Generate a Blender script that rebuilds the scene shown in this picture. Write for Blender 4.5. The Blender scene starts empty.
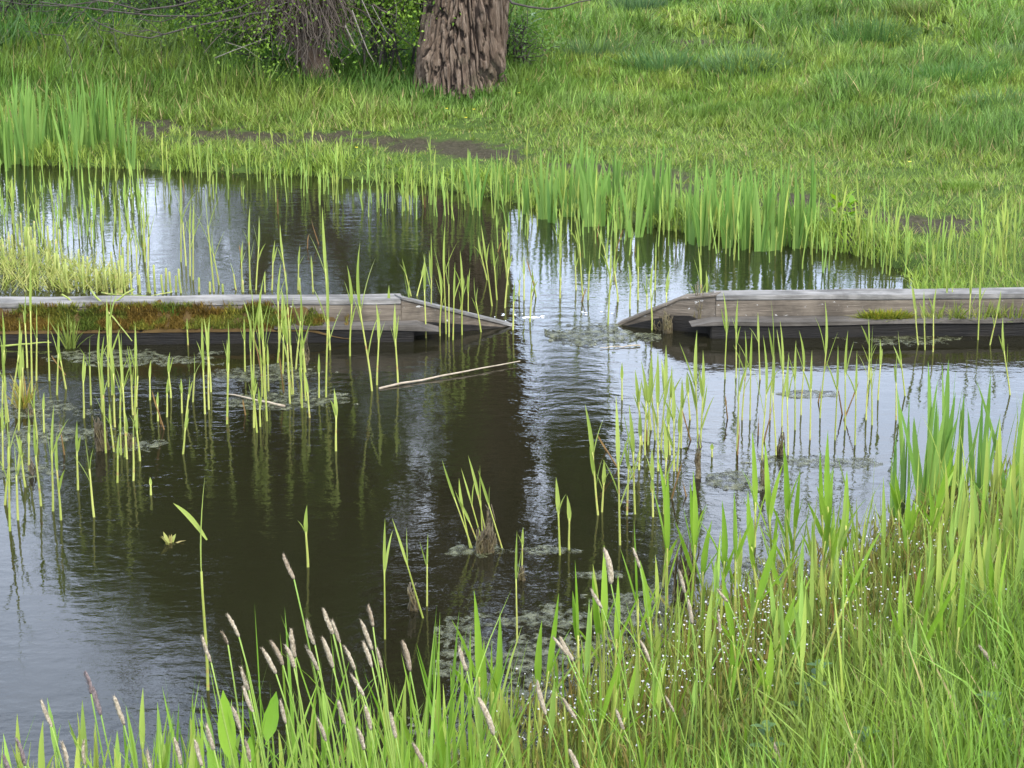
import bpy, math, random
import numpy as np
from mathutils import Vector, Matrix
rng = np.random.default_rng(7)
random.seed(7)
R = math.radians
sc = bpy.context.scene
COL = sc.collection

# ------------------------------------------------------------------ camera
F = 2100.0; TH = R(14.4); CH = 1.9
ct, st = math.cos(TH), math.sin(TH)
cam = bpy.data.objects.new('camera', bpy.data.cameras.new('camera'))
COL.objects.link(cam)
cam.location = (0, 0, CH); cam.rotation_euler = (R(90) - TH, 0, 0)
cam.data.sensor_width = 36; cam.data.lens = F / 1024 * 36
cam.data.clip_start = 0.05; cam.data.clip_end = 5000
sc.camera = cam

def ray(px, py):
    r = (px - 512) / F; u = (384 - py) / F
    return np.array([r, ct + u * st, -st + u * ct])
def P(px, py, H=0.0):
    d = ray(px, py); t = (H - CH) / d[2]
    return np.array([0, 0, CH]) + d * t
def PY(px, py, Y):
    d = ray(px, py); t = Y / d[1]
    return np.array([0, 0, CH]) + d * t
def to_px(x, y, z):
    zz = z - CH
    dep = y * ct - zz * st
    up = y * st + zz * ct
    dep = np.maximum(dep, 0.05)
    return 512 + F * x / dep, 384 - F * up / dep

# ------------------------------------------------------------------ noise
def vnoise(x, y, seed=0):
    x = np.asarray(x, float); y = np.asarray(y, float)
    xi = np.floor(x).astype(np.int64); yi = np.floor(y).astype(np.int64)
    xf = x - xi; yf = y - yi
    def h(a, b):
        n = (a * 374761393 + b * 668265263 + seed * 1442695041) & 0xffffffff
        n = ((n ^ (n >> 13)) * 1274126177) & 0xffffffff
        n = n ^ (n >> 16)
        return (n & 0xffff) / 65535.0
    u = xf * xf * (3 - 2 * xf); v = yf * yf * (3 - 2 * yf)
    return (h(xi, yi) * (1 - u) + h(xi + 1, yi) * u) * (1 - v) + (h(xi, yi + 1) * (1 - u) + h(xi + 1, yi + 1) * u) * v
def fbm(x, y, seed=0, o=4):
    s = 0; a = .5; f = 1; n = 0
    for k in range(o):
        s = s + a * vnoise(x * f, y * f, seed + k * 17); n += a; a *= .5; f *= 2.03
    return s / n
def sstep(a, b, x):
    t = np.clip((x - a) / (b - a), 0, 1); return t * t * (3 - 2 * t)

# ------------------------------------------------------------------ mesh helpers
def make_mesh(name, V, groups, cols=None, smooth=True, colname='tint'):
    """groups: list of int arrays (n,k)"""
    V = np.asarray(V, np.float32)
    me = bpy.data.meshes.new(name)
    groups = [np.asarray(g, np.int32) for g in groups if len(g)]
    nl = sum(g.size for g in groups); npoly = sum(len(g) for g in groups)
    me.vertices.add(len(V)); me.vertices.foreach_set('co', V.ravel())
    me.loops.add(nl); me.polygons.add(npoly)
    me.loops.foreach_set('vertex_index', np.concatenate([g.ravel() for g in groups]))
    starts = []; o = 0
    for g in groups:
        starts.append(o + np.arange(len(g), dtype=np.int32) * g.shape[1]); o += g.size
    me.polygons.foreach_set('loop_start', np.concatenate(starts).astype(np.int32))
    me.polygons.foreach_set('use_smooth', np.full(npoly, smooth, bool))
    me.update(calc_edges=True)
    if cols is not None:
        a = me.color_attributes.new(colname, 'FLOAT_COLOR', 'POINT')
        c = np.ones((len(V), 4), np.float32); c[:, :3] = cols
        a.data.foreach_set('color', c.ravel())
    return me

def link(name, me, mat, parent=None, loc=None):
    o = bpy.data.objects.new(name, me); COL.objects.link(o)
    if mat is not None:
        if not me.materials: me.materials.append(mat)
    if parent is not None: o.parent = parent
    if loc is not None: o.location = loc
    return o
def tag(o, label=None, cat=None, group=None, kind=None):
    if label: o['label'] = label
    if cat: o['category'] = cat
    if group: o['group'] = group
    if kind: o['kind'] = kind
    elif cat: o['kind'] = 'thing'
    return o
def empty(name, loc):
    o = bpy.data.objects.new(name, None); COL.objects.link(o); o.location = tuple(loc)
    o.empty_display_size = .05
    return o

class MB:
    def __init__(s): s.V = []; s.Q = []; s.T = []; s.n = 0; s.C = []
    def add(s, V, Q=None, T=None, col=None):
        V = np.asarray(V, float).reshape(-1, 3)
        s.V.append(V)
        if Q is not None and len(Q): s.Q.append(np.asarray(Q) + s.n)
        if T is not None and len(T): s.T.append(np.asarray(T) + s.n)
        c = np.ones((len(V), 3)) if col is None else np.broadcast_to(np.asarray(col, float), (len(V), 3))
        s.C.append(c); s.n += len(V); return s
    def mesh(s, name, off=None, smooth=True, cols=True):
        V = np.concatenate(s.V)
        if off is not None: V = V - np.asarray(off)
        g = []
        if s.Q: g.append(np.concatenate(s.Q))
        if s.T: g.append(np.concatenate(s.T))
        return make_mesh(name, V, g, np.concatenate(s.C) if cols else None, smooth)

def norm(v):
    v = np.asarray(v, float); return v / (np.linalg.norm(v) + 1e-9)
def tube(pts, rad, seg=6, cap=True):
    pts = np.asarray(pts, float); n = len(pts)
    rad = np.broadcast_to(np.asarray(rad, float), (n,))
    t = np.gradient(pts, axis=0); t /= np.linalg.norm(t, axis=1)[:, None] + 1e-9
    ref = np.array([1., 0, 0]) if abs(t[0][0]) < .8 else np.array([0, 1., 0])
    V = []
    a = np.arange(seg) * 2 * math.pi / seg
    s_ = norm(np.cross(t[0], ref))
    for i in range(n):
        s_ = norm(s_ - t[i] * np.dot(s_, t[i])); b = np.cross(t[i], s_)
        V.append(pts[i] + rad[i] * (np.cos(a)[:, None] * s_ + np.sin(a)[:, None] * b))
    V = np.concatenate(V)
    i = np.arange(n - 1)[:, None] * seg; j = np.arange(seg)[None]; k = (j + 1) % seg
    Q = np.stack([i + j, i + k, i + seg + k, i + seg + j], -1).reshape(-1, 4)
    T = []
    if cap:
        V = np.concatenate([V, pts[-1:] + t[-1:] * rad[-1] * .5, pts[:1]])
        e = (n - 1) * seg
        T = [(e + q, e + (q + 1) % seg, n * seg) for q in range(seg)] + [((q + 1) % seg, q, n * seg + 1) for q in range(seg)]
    return V, Q, np.array(T, int).reshape(-1, 3)
def ribbon(pts, w, out, fold=.25):
    """leaf blade: centre line pts, widths w, outward direction (upper face looks the other way)"""
    pts = np.asarray(pts, float); n = len(pts)
    t = np.gradient(pts, axis=0); t /= np.linalg.norm(t, axis=1)[:, None] + 1e-9
    out = np.asarray(out, float)
    side = np.cross(t, out); side /= np.linalg.norm(side, axis=1)[:, None] + 1e-6
    nn = np.cross(side, t)
    w = np.asarray(w, float)[:, None]
    V = np.stack([pts - side * w / 2, pts - nn * w * fold, pts + side * w / 2], 1).reshape(-1, 3)
    i = np.arange(n - 1)[:, None] * 3; j = np.arange(2)[None]
    Q = np.stack([i + j, i + j + 1, i + j + 4, i + j + 3], -1).reshape(-1, 4)
    return V, Q, np.zeros((0, 3), int)

# ------------------------------------------------------------------ materials
def new_mat(name):
    m = bpy.data.materials.new(name); m.use_nodes = True
    nt = m.node_tree; nt.nodes.clear()
    return m, nt, nt.nodes, nt.links
def nd(nt, t, **k):
    n = nt.nodes.new(t)
    for a, v in k.items(): setattr(n, a, v)
    return n
def out_(nt, sh):
    o = nt.nodes.new('ShaderNodeOutputMaterial'); nt.links.new(sh, o.inputs['Surface']); return o
def ramp(nt, fac, stops):
    r = nt.nodes.new('ShaderNodeValToRGB'); nt.links.new(fac, r.inputs['Fac'])
    e = r.color_ramp.elements
    while len(e) < len(stops): e.new(.5)
    for i, (p, c) in enumerate(stops): e[i].position = p; e[i].color = (*c, 1)
    return r.outputs['Color']
def noise(nt, vec, scale, detail=4, rough=.55):
    n = nt.nodes.new('ShaderNodeTexNoise'); n.inputs['Scale'].default_value = scale
    n.inputs['Detail'].default_value = detail; n.inputs['Roughness'].default_value = rough
    if vec is not None: nt.links.new(vec, n.inputs['Vector'])
    return n
def mixc(nt, fac, a, b, bt='MIX'):
    m = nt.nodes.new('ShaderNodeMix'); m.data_type = 'RGBA'; m.blend_type = bt
    for s, v in ((m.inputs['Factor'], fac), (m.inputs['A'], a), (m.inputs['B'], b)):
        if hasattr(v, 'links') or hasattr(v, 'is_linked'): nt.links.new(v, s)
        else: s.default_value = v if isinstance(v, (int, float)) else (*v, 1)
    return m.outputs['Result']
def mapping(nt, vec, scale):
    m = nt.nodes.new('ShaderNodeMapping'); nt.links.new(vec, m.inputs['Vector']); m.inputs['Scale'].default_value = scale
    return m.outputs['Vector']

KV = .60
def leaf_mat(name, a, b, use_tint=False, transl=.35, rough=.5, spec=.3, dry=None):
    """blade colour varies per object, along the blade and in fine streaks"""
    m, nt, N, L = new_mat(name)
    geo = nd(nt, 'ShaderNodeNewGeometry'); oi = nd(nt, 'ShaderNodeObjectInfo')
    n1 = noise(nt, geo.outputs['Position'], 9, 2)
    add = nd(nt, 'ShaderNodeMath', operation='ADD'); L.new(n1.outputs['Fac'], add.inputs[0]); L.new(oi.outputs['Random'], add.inputs[1])
    sb = nd(nt, 'ShaderNodeMath', operation='MULTIPLY_ADD'); L.new(add.outputs[0], sb.inputs[0]); sb.inputs[1].default_value = .9; sb.inputs[2].default_value = -.4
    sb.use_clamp = True
    c = mixc(nt, sb.outputs[0], a, b)
    if use_tint:
        at = nd(nt, 'ShaderNodeVertexColor', layer_name='tint')
        c = mixc(nt, 1.0, c, at.outputs['Color'], 'MULTIPLY')
    if dry is not None:
        n2 = noise(nt, geo.outputs['Position'], 40, 2)
        f = ramp(nt, n2.outputs['Fac'], [(.60, (0, 0, 0)), (.72, (1, 1, 1))])
        c = mixc(nt, f, c, dry)
    c = mixc(nt, 1.0, c, (KV * 1.08, KV * 1.02, KV * .80), 'MULTIPLY')
    p = nd(nt, 'ShaderNodeBsdfPrincipled'); L.new(c, p.inputs['Base Color'])
    p.inputs['Roughness'].default_value = rough; p.inputs['Specular IOR Level'].default_value = spec * .4
    tr = nd(nt, 'ShaderNodeBsdfTranslucent')
    hs = nd(nt, 'ShaderNodeHueSaturation'); hs.inputs['Saturation'].default_value = 1.1; hs.inputs['Value'].default_value = 1.5
    L.new(c, hs.inputs['Color']); L.new(hs.outputs['Color'], tr.inputs['Color'])
    mx = nd(nt, 'ShaderNodeMixShader'); mx.inputs[0].default_value = transl
    L.new(p.outputs[0], mx.inputs[1]); L.new(tr.outputs[0], mx.inputs[2])
    out_(nt, mx.outputs[0]); return m

def plain_mat(name, stops, scale=8, rough=.8, bump=.0, bscale=40, stretch=(1, 1, 1), detail=5, objc=False, spec=.3, dist=.01, holes=False):
    m, nt, N, L = new_mat(name)
    if objc: v = nd(nt, 'ShaderNodeTexCoord').outputs['Object']
    else: v = nd(nt, 'ShaderNodeNewGeometry').outputs['Position']
    v = mapping(nt, v, stretch)
    n1 = noise(nt, v, scale, detail, .6)
    c = ramp(nt, n1.outputs['Fac'], stops)
    p = nd(nt, 'ShaderNodeBsdfPrincipled'); L.new(c, p.inputs['Base Color'])
    p.inputs['Roughness'].default_value = rough; p.inputs['Specular IOR Level'].default_value = spec
    if bump:
        n2 = noise(nt, v, bscale, 4, .6)
        b = nd(nt, 'ShaderNodeBump'); b.inputs['Strength'].default_value = bump; b.inputs['Distance'].default_value = dist
        L.new(n2.outputs['Fac'], b.inputs['Height']); L.new(b.outputs[0], p.inputs['Normal'])
    if holes:
        hv = nd(nt, 'ShaderNodeNewGeometry').outputs['Position']
        hn = noise(nt, mapping(nt, hv, (1, .7, 0)), 34, 6, .7)
        hf = ramp(nt, hn.outputs['Fac'], [(.40, (0, 0, 0)), (.58, (.88, .88, .88))])
        tp = nd(nt, 'ShaderNodeBsdfTransparent'); mh = nd(nt, 'ShaderNodeMixShader')
        L.new(hf, mh.inputs[0]); L.new(tp.outputs[0], mh.inputs[1]); L.new(p.outputs[0], mh.inputs[2]); out_(nt, mh.outputs[0]); return m
    out_(nt, p.outputs[0]); return m

M = {}
M['reed_leaf'] = leaf_mat('reed_leaf', (.20, .28, .07), (.30, .375, .12), transl=.38)
M['reed_stem'] = leaf_mat('reed_stem', (.24, .30, .07), (.38, .42, .14), transl=.1, dry=(.30, .22, .10))
M['reed_broad'] = leaf_mat('reed_broad', (.13, .25, .035), (.24, .38, .07), transl=.4)
M['iris'] = leaf_mat('iris', (.115, .235, .06), (.19, .315, .09), transl=.38, rough=.42, spec=.3)
M['reed_mass'] = leaf_mat('reed_mass', (.9, .9, .9), (1, 1, 1), use_tint=True, transl=.35)
M['grass'] = leaf_mat('grass', (.85, .85, .85), (1.0, 1.0, 1.0), use_tint=True, transl=.4)
M['foxtail_stem'] = leaf_mat('foxtail_stem', (.16, .28, .06), (.26, .36, .10), transl=.15)
M['leaf_tree'] = leaf_mat('tree_leaf', (.9, .9, .9), (1, 1, 1), use_tint=True, transl=.4)
M['dock'] = leaf_mat('dock_leaf', (.12, .25, .03), (.22, .36, .05), transl=.4)
M['nettle'] = leaf_mat('nettle_leaf', (.05, .11, .04), (.09, .16, .06), transl=.25)
M['straw'] = leaf_mat('cut_reed', (.22, .29, .08), (.32, .36, .13), transl=.2, dry=(.45, .36, .2))
M['stick'] = plain_mat('dry_stick', [(.3, (.12, .095, .065)), (.7, (.24, .20, .14))], 30, .8)
M['moss'] = leaf_mat('moss', (.9, .9, .9), (1, 1, 1), use_tint=True, transl=.2, rough=.9)
M['petal'] = plain_mat('white_petal', [(.3, (.26, .255, .25)), (.7, (.36, .35, .35))], 30, .6)
M['yellow'] = plain_mat('yellow_petal', [(.3, (.45, .36, .02)), (.7, (.5, .42, .03))], 30, .4)

def wood_mat(name, stops, wet=False, pale=None):
    m, nt, N, L = new_mat(name)
    v0 = nd(nt, 'ShaderNodeTexCoord').outputs['Object']
    v = mapping(nt, v0, (1.2, 14, 14))
    n1 = noise(nt, v, 3, 6, .65)
    c = ramp(nt, n1.outputs['Fac'], stops)
    n3 = noise(nt, v0, 7, 4, .6)
    f3 = ramp(nt, n3.outputs['Fac'], [(.45, (0, 0, 0)), (.62, (.6, .6, .6))])
    c = mixc(nt, f3, c, tuple(x * .62 for x in stops[0][1]))
    if pale:
        n4 = noise(nt, mapping(nt, v0, (1, 2.2, 2.2)), 34, 3, .6)
        f4 = ramp(nt, n4.outputs['Fac'], [(.66, (0, 0, 0)), (.70, (1, 1, 1))])
        c = mixc(nt, f4, c, pale)
    p = nd(nt, 'ShaderNodeBsdfPrincipled'); L.new(c, p.inputs['Base Color'])
    p.inputs['Roughness'].default_value = .6 if wet else .85; p.inputs['Specular IOR Level'].default_value = .15
    b = nd(nt, 'ShaderNodeBump'); b.inputs['Strength'].default_value = .7; b.inputs['Distance'].default_value = .006
    n2 = noise(nt, mapping(nt, v0, (2, 40, 40)), 4, 5, .7)
    L.new(n2.outputs['Fac'], b.inputs['Height']); L.new(b.outputs[0], p.inputs['Normal'])
    out_(nt, p.outputs[0]); return m
M['cap'] = wood_mat('weathered_cap', [(.3, (.05, .046, .040)), (.5, (.115, .108, .096)), (.7, (.185, .175, .158))])
M['board'] = wood_mat('brown_board', [(.3, (.045, .036, .026)), (.55, (.095, .078, .058)), (.75, (.135, .113, .086))], pale=(.26, .25, .23))
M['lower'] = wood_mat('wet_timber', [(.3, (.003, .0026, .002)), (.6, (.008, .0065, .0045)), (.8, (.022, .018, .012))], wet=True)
M['ledge'] = wood_mat('ledge_board', [(.3, (.035, .030, .023)), (.6, (.075, .066, .055)), (.8, (.12, .11, .095))])

# bark
m, nt, N, L = new_mat('willow_bark'); M['bark'] = m
v0 = nd(nt, 'ShaderNodeTexCoord').outputs['Object']
n1 = noise(nt, mapping(nt, v0, (22, 22, 4)), 1.5, 6, .65)
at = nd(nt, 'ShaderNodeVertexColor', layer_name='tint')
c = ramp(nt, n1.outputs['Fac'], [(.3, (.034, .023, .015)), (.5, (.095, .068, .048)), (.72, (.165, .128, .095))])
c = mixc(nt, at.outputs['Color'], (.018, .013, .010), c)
n3 = noise(nt, v0, 3.2, 3, .6)
c = mixc(nt, ramp(nt, n3.outputs['Fac'], [(.55, (0, 0, 0)), (.75, (.35, .35, .35))]), c, (.07, .075, .04))
p = nd(nt, 'ShaderNodeBsdfPrincipled'); L.new(c, p.inputs['Base Color']); p.inputs['Roughness'].default_value = 1; p.inputs['Specular IOR Level'].default_value = .08
b = nd(nt, 'ShaderNodeBump'); b.inputs['Strength'].default_value = 1; b.inputs['Distance'].default_value = .02
n2 = noise(nt, mapping(nt, v0, (60, 60, 14)), 1.5, 5, .7); L.new(n2.outputs['Fac'], b.inputs['Height']); L.new(b.outputs[0], p.inputs['Normal'])
out_(nt, p.outputs[0])
M['twig'] = plain_mat('twig_bark', [(.3, (.045, .033, .025)), (.7, (.10, .078, .058))], 14, .9)
M['twig_dark'] = plain_mat('branch_bark', [(.3, (.022, .018, .015)), (.7, (.045, .038, .03))], 14, .9)
M['rot'] = plain_mat('rotten_reed_base', [(.3, (.016, .012, .006)), (.5, (.045, .033, .013)), (.7, (.085, .07, .027))], 30, .55, .8, 60)
M['algae'] = plain_mat('algae_mat', [(.36, (.016, .017, .006)), (.5, (.040, .041, .017)), (.68, (.078, .078, .042))], 30, .5, .8, 90, detail=7, dist=.003, holes=True)
M['foam'] = plain_mat('foam', [(.3, (.35, .36, .37)), (.7, (.5, .5, .5))], 60, .5)
M['catkin'] = plain_mat('foxtail_head', [(.3, (.30, .25, .22)), (.5, (.46, .41, .37)), (.7, (.62, .58, .54))], 260, .9, .5, 500, detail=3, dist=.002)

# ground
m, nt, N, L = new_mat('ground_soil'); M['ground'] = m
geo = nd(nt, 'ShaderNodeNewGeometry').outputs['Position']
n1 = noise(nt, geo, 5, 8, .7); n2 = noise(nt, geo, 45, 5, .7)
at = nd(nt, 'ShaderNodeVertexColor', layer_name='tint')
grs = ramp(nt, n1.outputs['Fac'], [(.3, (.025, .045, .009)), (.7, (.055, .082, .018))])
mud = ramp(nt, n2.outputs['Fac'], [(.3, (.013, .010, .007)), (.5, (.034, .026, .018)), (.7, (.065, .052, .038))])
sep = nd(nt, 'ShaderNodeSeparateColor'); L.new(at.outputs['Color'], sep.inputs[0])
c = mixc(nt, sep.outputs[0], grs, mud)
c = mixc(nt, sep.outputs[1], c, (.020, .017, .009))
p = nd(nt, 'ShaderNodeBsdfPrincipled'); L.new(c, p.inputs['Base Color']); p.inputs['Roughness'].default_value = .95; p.inputs['Specular IOR Level'].default_value = .05
b = nd(nt, 'ShaderNodeBump'); b.inputs['Strength'].default_value = .9; b.inputs['Distance'].default_value = .03
L.new(n2.outputs['Fac'], b.inputs['Height']); L.new(b.outputs[0], p.inputs['Normal'])
out_(nt, p.outputs[0])

# water
m, nt, N, L = new_mat('pond_water'); M['water'] = m
geo = nd(nt, 'ShaderNodeNewGeometry').outputs['Position']
wA = noise(nt, mapping(nt, geo, (9, 13, 1)), 1.0, 3, .5)
wB = noise(nt, mapping(nt, geo, (26, 34, 1)), 1.0, 3, .6)
wC = noise(nt, mapping(nt, geo, (1.1, .9, 1)), 1.0, 2, .5)       # calm and ruffled patches
msk = ramp(nt, wC.outputs['Fac'], [(.36, (.22, .22, .22)), (.62, (1, 1, 1))])
b1 = nd(nt, 'ShaderNodeBump'); b1.inputs['Distance'].default_value = .010; L.new(wA.outputs['Fac'], b1.inputs['Height'])
ml = nd(nt, 'ShaderNodeMath', operation='MULTIPLY'); L.new(msk, ml.inputs[0]); ml.inputs[1].default_value = .30; L.new(ml.outputs[0], b1.inputs['Strength'])
b2 = nd(nt, 'ShaderNodeBump'); b2.inputs['Distance'].default_value = .004; L.new(wB.outputs['Fac'], b2.inputs['Height'])
ml2 = nd(nt, 'ShaderNodeMath', operation='MULTIPLY'); L.new(msk, ml2.inputs[0]); ml2.inputs[1].default_value = .22; L.new(ml2.outputs[0], b2.inputs['Strength'])
L.new(b1.outputs[0], b2.inputs['Normal'])
fr = nd(nt, 'ShaderNodeFresnel'); fr.inputs['IOR'].default_value = 1.34; L.new(b2.outputs[0], fr.inputs['Normal'])
gl = nd(nt, 'ShaderNodeBsdfGlossy'); gl.inputs['Roughness'].default_value = .008; L.new(b2.outputs[0], gl.inputs['Normal'])
tr = nd(nt, 'ShaderNodeBsdfTransparent'); tr.inputs['Color'].default_value = (.40, .38, .27, 1)
df = nd(nt, 'ShaderNodeBsdfDiffuse'); df.inputs['Color'].default_value = (.0115, .0105, .0050, 1)
m1 = nd(nt, 'ShaderNodeMixShader'); m1.inputs[0].default_value = .55; L.new(tr.outputs[0], m1.inputs[1]); L.new(df.outputs[0], m1.inputs[2])
m2 = nd(nt, 'ShaderNodeMixShader'); L.new(fr.outputs[0], m2.inputs[0]); L.new(m1.outputs[0], m2.inputs[1]); L.new(gl.outputs[0], m2.inputs[2])
out_(nt, m2.outputs[0])

# ------------------------------------------------------------------ wall line
HT = .152
WA = P(0, 303, HT); WB = P(1024, 293.5, HT)
wu = norm((WB - WA)[[0, 1]].tolist() + [0]); wn = np.array([-wu[1], wu[0], 0])   # wn points away from the camera
def wall_at(px, back=0.0):
    """point on the front line of the upper board seen at column px, at water level"""
    k = (px - 512) / F
    # x = k*dep, dep = y*ct + (CH-HT)*st
    A = WA; d = wu
    # (A.x + s d.x) = k*((A.y+s d.y)*ct + (CH-HT)*st)
    s = (k * (A[1] * ct + (CH - HT) * st) - A[0]) / (d[0] - k * d[1] * ct)
    q = A + s * d + wn * back; return np.array([q[0], q[1], 0.])

# ------------------------------------------------------------------ terrain
far = [(-420, 152), (-200, 158), (0, 164), (140, 169), (200, 172), (300, 175), (400, 183), (470, 193), (540, 208), (620, 222), (700, 234), (780, 244), (830, 250), (870, 257), (898, 267), (912, 278), (922, 288)]
near = [(1330, 425), (1180, 440), (1100, 462), (1030, 490), (950, 530), (880, 562), (800, 592), (720, 628), (650, 668), (590, 712), (540, 752), (490, 790), (380, 808), (200, 815), (0, 815), (-300, 800), (-800, 740)]
poly = [P(x, y)[:2] for x, y in far] + [wall_at(935, .15)[:2], wall_at(1100, .14)[:2], wall_at(1330, .14)[:2]] + [P(x, y)[:2] for x, y in near]
poly = [np.array([-7.5, 12.0])] + poly + [np.array([-7.0, 5.5])]
poly = np.array(poly)
def sdist(x, y):
    """distance to the shoreline: negative in the water"""
    x = np.asarray(x, float).ravel(); y = np.asarray(y, float).ravel()
    d2 = np.full(x.shape, 1e18); ins = np.zeros(x.shape, bool)
    for i in range(len(poly)):
        a = poly[i]; b = poly[(i + 1) % len(poly)]; e = b - a
        t = np.clip(((x - a[0]) * e[0] + (y - a[1]) * e[1]) / (e @ e), 0, 1)
        d2 = np.minimum(d2, (x - a[0] - t * e[0]) ** 2 + (y - a[1] - t * e[1]) ** 2)
        c = (a[1] > y) != (b[1] > y)
        with np.errstate(divide='ignore', invalid='ignore'):
            xi = a[0] + (y - a[1]) / (b[1] - a[1] + 1e-12) * e[0]
        ins ^= c & (x < xi)
    d = np.sqrt(d2); return np.where(ins, -d, d)
def terrain(x, y):
    x = np.asarray(x, float); y = np.asarray(y, float); shp = np.broadcast(x, y).shape
    x = np.broadcast_to(x, shp).ravel(); y = np.broadcast_to(y, shp).ravel()
    d = sdist(x, y) + (fbm(x * 5, y * 5, 3, 3) - .5) * .10
    nearm = 1 - sstep(6.0, 7.8, y)
    dp = np.maximum(d, 0)
    hf = .05 * (1 - np.exp(-dp / .06)) + .05 * (1 - np.exp(-dp / .5)) + .045 * np.minimum(dp, 12) + .03 * np.clip(dp - 12, 0, 60)
    hn = .04 * (1 - np.exp(-dp / .08)) + .125 * np.minimum(dp, 3.2)
    h = hf * (1 - nearm) + hn * nearm
    bumps = (fbm(x * .9, y * .9, 11, 4) - .5) * .22 * np.clip(dp / 2.5, 0, 1) * (1 - nearm) + (fbm(x * 6, y * 6, 5, 3) - .5) * .035 * np.clip(dp / .2, 0, 1)
    big = (fbm(x * .03, y * .03, 21, 3) - .5) * 6 * sstep(25, 120, np.hypot(x, y))
    w = -np.minimum(.42, .03 + .45 * np.maximum(-d, 0)) + (fbm(x * 3, y * 3, 9, 3) - .5) * .05 * np.clip(-d / .3, 0, 1)
    z = np.where(d > 0, h + bumps + big, w)
    return z.reshape(shp)
def T1(x, y): return float(terrain(np.array([x]), np.array([y]))[0])
def PG(px, py):
    """point where the view ray meets the ground"""
    H = .1
    for _ in range(25):
        q = P(px, py, H); t_ = T1(q[0], q[1])
        if abs(t_ - H) < .003: break
        H = .4 * H + .6 * t_
    q = P(px, py, H); q[2] = T1(q[0], q[1]); return q

def mud_mask(px, py, x, y):
    n = fbm(x * 4, y * 4, 31, 4); n2 = fbm(x * 11, y * 11, 33, 3)
    def el(cx, cy, rx, ry, rot=0):
        dx = px - cx; dy = py - cy - rot * dx
        return 1 - np.sqrt((dx / rx) ** 2 + (dy / ry) ** 2)
    mk = np.maximum.reduce([el(250, 134, 130, 6, .04), el(400, 142, 110, 7, .05), el(480, 152, 70, 7, .1), el(330, 141, 150, 4), el(860, 212, 80, 10, .12), el(930, 226, 75, 9, .1), el(180, 128, 60, 5), el(575, 168, 50, 5, .1)])
    pale = np.maximum(el(690, 43, 60, 4), el(790, 52, 55, 5))
    m = sstep(-.08, .35, mk + (n - .5) * 2.6 + (n2 - .5) * 1.6) * .9
    p2 = sstep(.0, .35, pale + (n - .5) * 1.2)
    patch = sstep(.66, .76, fbm(x * 2.3, y * 2.3, 77, 4)) * sstep(200, 150, np.abs(px - 800)) * sstep(120, 180, py) * .7
    return np.clip(np.maximum(np.maximum(m, p2), patch), 0, 1)

def axis(lo, hi, step, far_lo, far_hi, g=1.22):
    a = list(np.arange(lo, hi + 1e-6, step)); s = step
    while a[-1] < far_hi: s *= g; a.append(a[-1] + s)
    s = step
    while a[0] > far_lo: s *= g; a.insert(0, a[0] - s)
    return np.array(a)
ax = axis(-5.5, 6.0, .04, -1500, 1500); ay = axis(2.4, 19.0, .045, -1500, 1500)
GX, GY = np.meshgrid(ax, ay)
GZ = terrain(GX, GY)
gx, gy, gz = GX.ravel(), GY.ravel(), GZ.ravel()
px_, py_ = to_px(gx, gy, gz)
mk = np.where((gy > 8) & (gy < 60), mud_mask(px_, py_, gx, gy), 0)
under = sstep(.015, -.03, gz)
cols = np.stack([mk, under, np.zeros_like(mk)], 1)
nx, ny = len(ax), len(ay)
ii = (np.arange(ny - 1)[:, None] * nx + np.arange(nx - 1)[None]).ravel()
Q = np.stack([ii, ii + 1, ii + nx + 1, ii + nx], 1)
g = link('ground', make_mesh('ground', np.stack([gx, gy, gz], 1), [Q], cols), M['ground']); tag(g, 'grassy pond bank and rough meadow with bare mud patches', None, None, 'structure')
# water sheet, large enough to tuck under the banks
wv = poly + (poly - poly.mean(0)) * .04
c0 = poly.mean(0)
wx = np.linspace(-8.2, 6.5, 50); wy = np.linspace(2.6, 14.2, 30)
WX, WY = np.meshgrid(wx, wy)
ii = (np.arange(29)[:, None] * 50 + np.arange(49)[None]).ravel()
w = link('water', make_mesh('water', np.stack([WX.ravel(), WY.ravel(), np.zeros(WX.size)], 1), [np.stack([ii, ii + 1, ii + 51, ii + 50], 1)]), M['water'])
tag(w, 'dark rippled pond water reflecting trees and pale sky', None, None, 'structure')

# ------------------------------------------------------------------ timber weir walls
def prism(name, prof, back, mat, parent, bevel=.004, org=None):
    """prof: polygon of (s, z) along the wall; org,u,n frame; back: (front offset, back offset)"""
    o0, u, n = org
    k = len(prof)
    V = [(s, back[0], z) for s, z in prof] + [(s, back[1], z) for s, z in prof]
    Fs = [list(range(k)), list(range(2 * k - 1, k - 1, -1))] + [[i, k + i, k + (i + 1) % k, (i + 1) % k] for i in range(k)]
    me = bpy.data.meshes.new(name); me.from_pydata(V, [], Fs); me.update()
    import bmesh
    bm = bmesh.new(); bm.from_mesh(me); bmesh.ops.recalc_face_normals(bm, faces=bm.faces)
    L_ = max(s for s, z in prof) - min(s for s, z in prof)
    if bevel:
        bmesh.ops.bevel(bm, geom=bm.edges[:], offset=bevel, segments=2, affect='EDGES')
    # subdivide long edges then roughen a little so the timber is not ruler-straight
    for _ in range(5):
        es = [e for e in bm.edges if e.calc_length() > .12]
        if not es: break
        bmesh.ops.subdivide_edges(bm, edges=es, cuts=1, use_grid_fill=True)
    bmesh.ops.triangulate(bm, faces=[f for f in bm.faces if len(f.verts) > 4])
    for v in bm.verts:
        a = float(vnoise(v.co.x * 3.1 + 50, v.co.z * 9 + 9, 91)) - .5; b_ = float(vnoise(v.co.x * 4.7 + 20, v.co.y * 9 + 30, 92)) - .5
        v.co.y += a * .006; v.co.z += b_ * .006
    bm.to_mesh(me); bm.free()
    for pl in me.polygons: pl.use_smooth = False
    o = link(name, me, mat, parent)
    return o
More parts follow.
